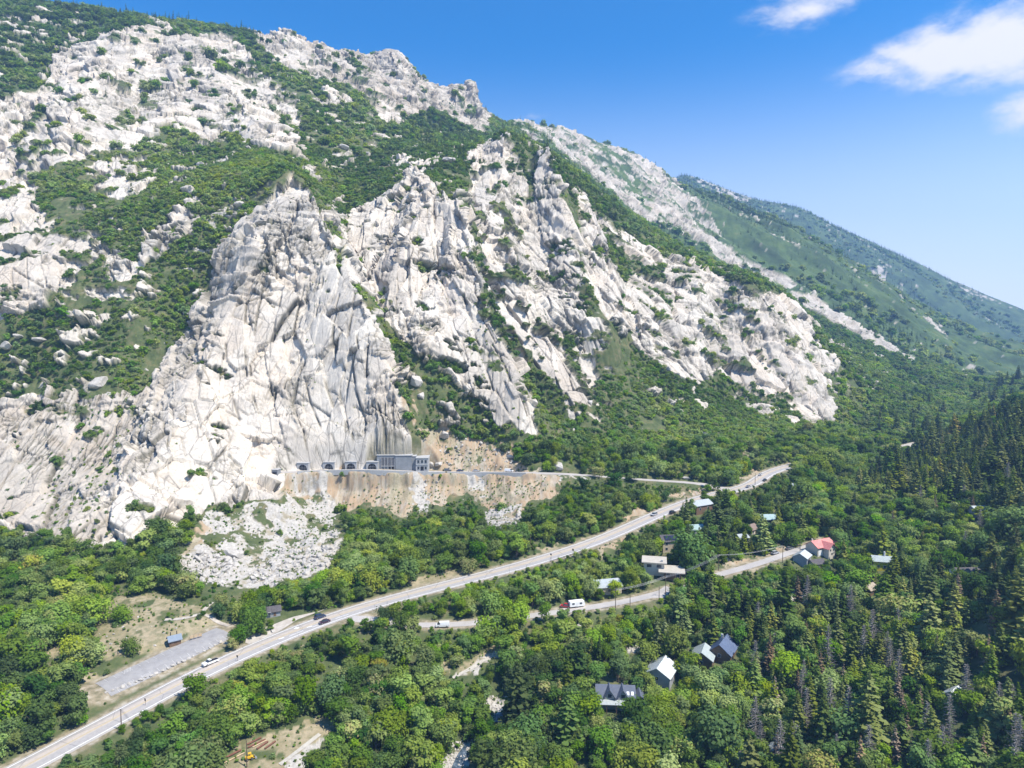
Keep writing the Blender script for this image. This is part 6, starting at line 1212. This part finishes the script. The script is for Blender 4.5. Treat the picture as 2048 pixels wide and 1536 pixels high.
# ------------------------------------------------------------------ daylight
SUN_AZ, SUN_EL = R(120), R(59)          # compass-wise from +Y (the view) towards +X
wld = bpy.data.worlds.new('World'); SC.world = wld; wld.use_nodes = True
wt = wld.node_tree; bg = wt.nodes['Background']
sky = wt.nodes.new('ShaderNodeTexSky'); sky.sky_type = 'NISHITA'; sky.sun_disc = False
sky.sun_elevation = SUN_EL; sky.sun_rotation = SUN_AZ; sky.altitude = 1700; sky.air_density = 1.0; sky.dust_density = .4; sky.ozone_density = 2.0
hs_ = wt.nodes.new('ShaderNodeHueSaturation'); hs_.inputs['Saturation'].default_value = 2.0; hs_.inputs['Value'].default_value = 1.38; wt.links.new(sky.outputs[0], hs_.inputs['Color'])
tc = wt.nodes.new('ShaderNodeTexCoord'); sx = wt.nodes.new('ShaderNodeSeparateXYZ'); wt.links.new(tc.outputs['Generated'], sx.inputs[0])
def wm(op, a, b=None, c=None):
    o = wt.nodes.new('ShaderNodeMath'); o.operation = op
    for i, v in enumerate((a, b, c)):
        if v is None: continue
        if isinstance(v, (int, float)): o.inputs[i].default_value = v
        else: wt.links.new(v, o.inputs[i])
    return o.outputs[0]
hyp = wm('SQRT', wm('ADD', wm('MULTIPLY', sx.outputs[0], sx.outputs[0]), wm('MULTIPLY', sx.outputs[1], sx.outputs[1])))
AZn = wm('ARCTAN2', sx.outputs[0], sx.outputs[1]); ELn = wm('DIVIDE', sx.outputs[2], wm('MAXIMUM', hyp, .02))
cv = wt.nodes.new('ShaderNodeCombineXYZ'); wt.links.new(wm('MULTIPLY', AZn, 1.0), cv.inputs[0]); wt.links.new(wm('MULTIPLY', ELn, 1.7), cv.inputs[1])
def wnoise(sc, det, ro, di):
    o = wt.nodes.new('ShaderNodeTexNoise'); o.inputs['Scale'].default_value = sc; o.inputs['Detail'].default_value = det; o.inputs['Roughness'].default_value = ro; o.inputs['Distortion'].default_value = di; wt.links.new(cv.outputs[0], o.inputs['Vector']); return o.outputs['Fac']
nA = wnoise(9, 8, .58, .3); nB = wnoise(34, 6, .6, .2); nn_ = wm('ADD', wm('MULTIPLY', nA, .66), wm('MULTIPLY', nB, .34))
dens = None
# clouds of this sky by compass direction and height: azimuth, slope, half width, half height, weight
for cpx, cpy, hw, hh, wg in ((1990, 88, 210, 84, 1.0), (1890, 112, 170, 66, 1.0), (1780, 136, 120, 36, .72), (1600, 22, 130, 46, .72), (1700, -5, 130, 26, .5), (2060, 226, 84, 46, 1.0), (1060, 232, 70, 12, .34), (2300, 60, 260, 90, 1.0), (2250, 330, 160, 30, .5)):
    dx, dy, dz = ray(cpx, cpy); h_ = math.hypot(dx, dy); a0 = math.atan2(dx, dy); e0 = dz / h_; ra = hw / FPX * .8; re = hh / FPX * .95
    q = wm('SQRT', wm('ADD', wm('POWER', wm('ABSOLUTE', wm('DIVIDE', wm('SUBTRACT', AZn, a0), ra)), 2.0), wm('POWER', wm('ABSOLUTE', wm('DIVIDE', wm('SUBTRACT', ELn, e0), re)), 2.0)))
    f = wm('MULTIPLY', wm('MAXIMUM', wm('SUBTRACT', 1.25, q), 0.0), wg); dens = f if dens is None else wm('MAXIMUM', dens, f)
body = wt.nodes.new('ShaderNodeMapRange'); body.interpolation_type = 'SMOOTHSTEP'; wt.links.new(wm('ADD', dens, wm('MULTIPLY', wm('SUBTRACT', nn_, .5), 2.6)), body.inputs[0]); body.inputs[1].default_value = .12; body.inputs[2].default_value = 1.1
fac = wm('MULTIPLY', body.outputs[0], wm('MINIMUM', wm('MULTIPLY', dens, 2.2), 1.0))
lo = wt.nodes.new('ShaderNodeMapRange'); lo.interpolation_type = 'SMOOTHERSTEP'; wt.links.new(ELn, lo.inputs[0]); lo.inputs[1].default_value = .47; lo.inputs[2].default_value = -.04
m0 = wt.nodes.new('ShaderNodeMix'); m0.data_type = 'RGBA'; wt.links.new(lo.outputs[0], m0.inputs['Factor']); wt.links.new(hs_.outputs[0], m0.inputs[6]); m0.inputs[7].default_value = (7.6, 7.9, 8.0, 1)
mx = wt.nodes.new('ShaderNodeMix'); mx.data_type = 'RGBA'; wt.links.new(fac, mx.inputs['Factor']); wt.links.new(m0.outputs[2], mx.inputs[6]); mx.inputs[7].default_value = (7.0, 6.7, 6.6, 1)
wt.links.new(mx.outputs[2], bg.inputs[0]); bg.inputs[1].default_value = .09
sl = bpy.data.lights.new('sun', 'SUN'); sl.energy = 4.9; sl.angle = R(.53); sl.color = (1, .94, .84)
so = bpy.data.objects.new('sun', sl); COL.objects.link(so)
so.rotation_euler = (R(90) - SUN_EL, 0, math.pi - SUN_AZ)
SC.view_settings.view_transform = 'Standard'; SC.view_settings.look = 'None'; SC.view_settings.gamma = 1.0; SC.view_settings.exposure = .82
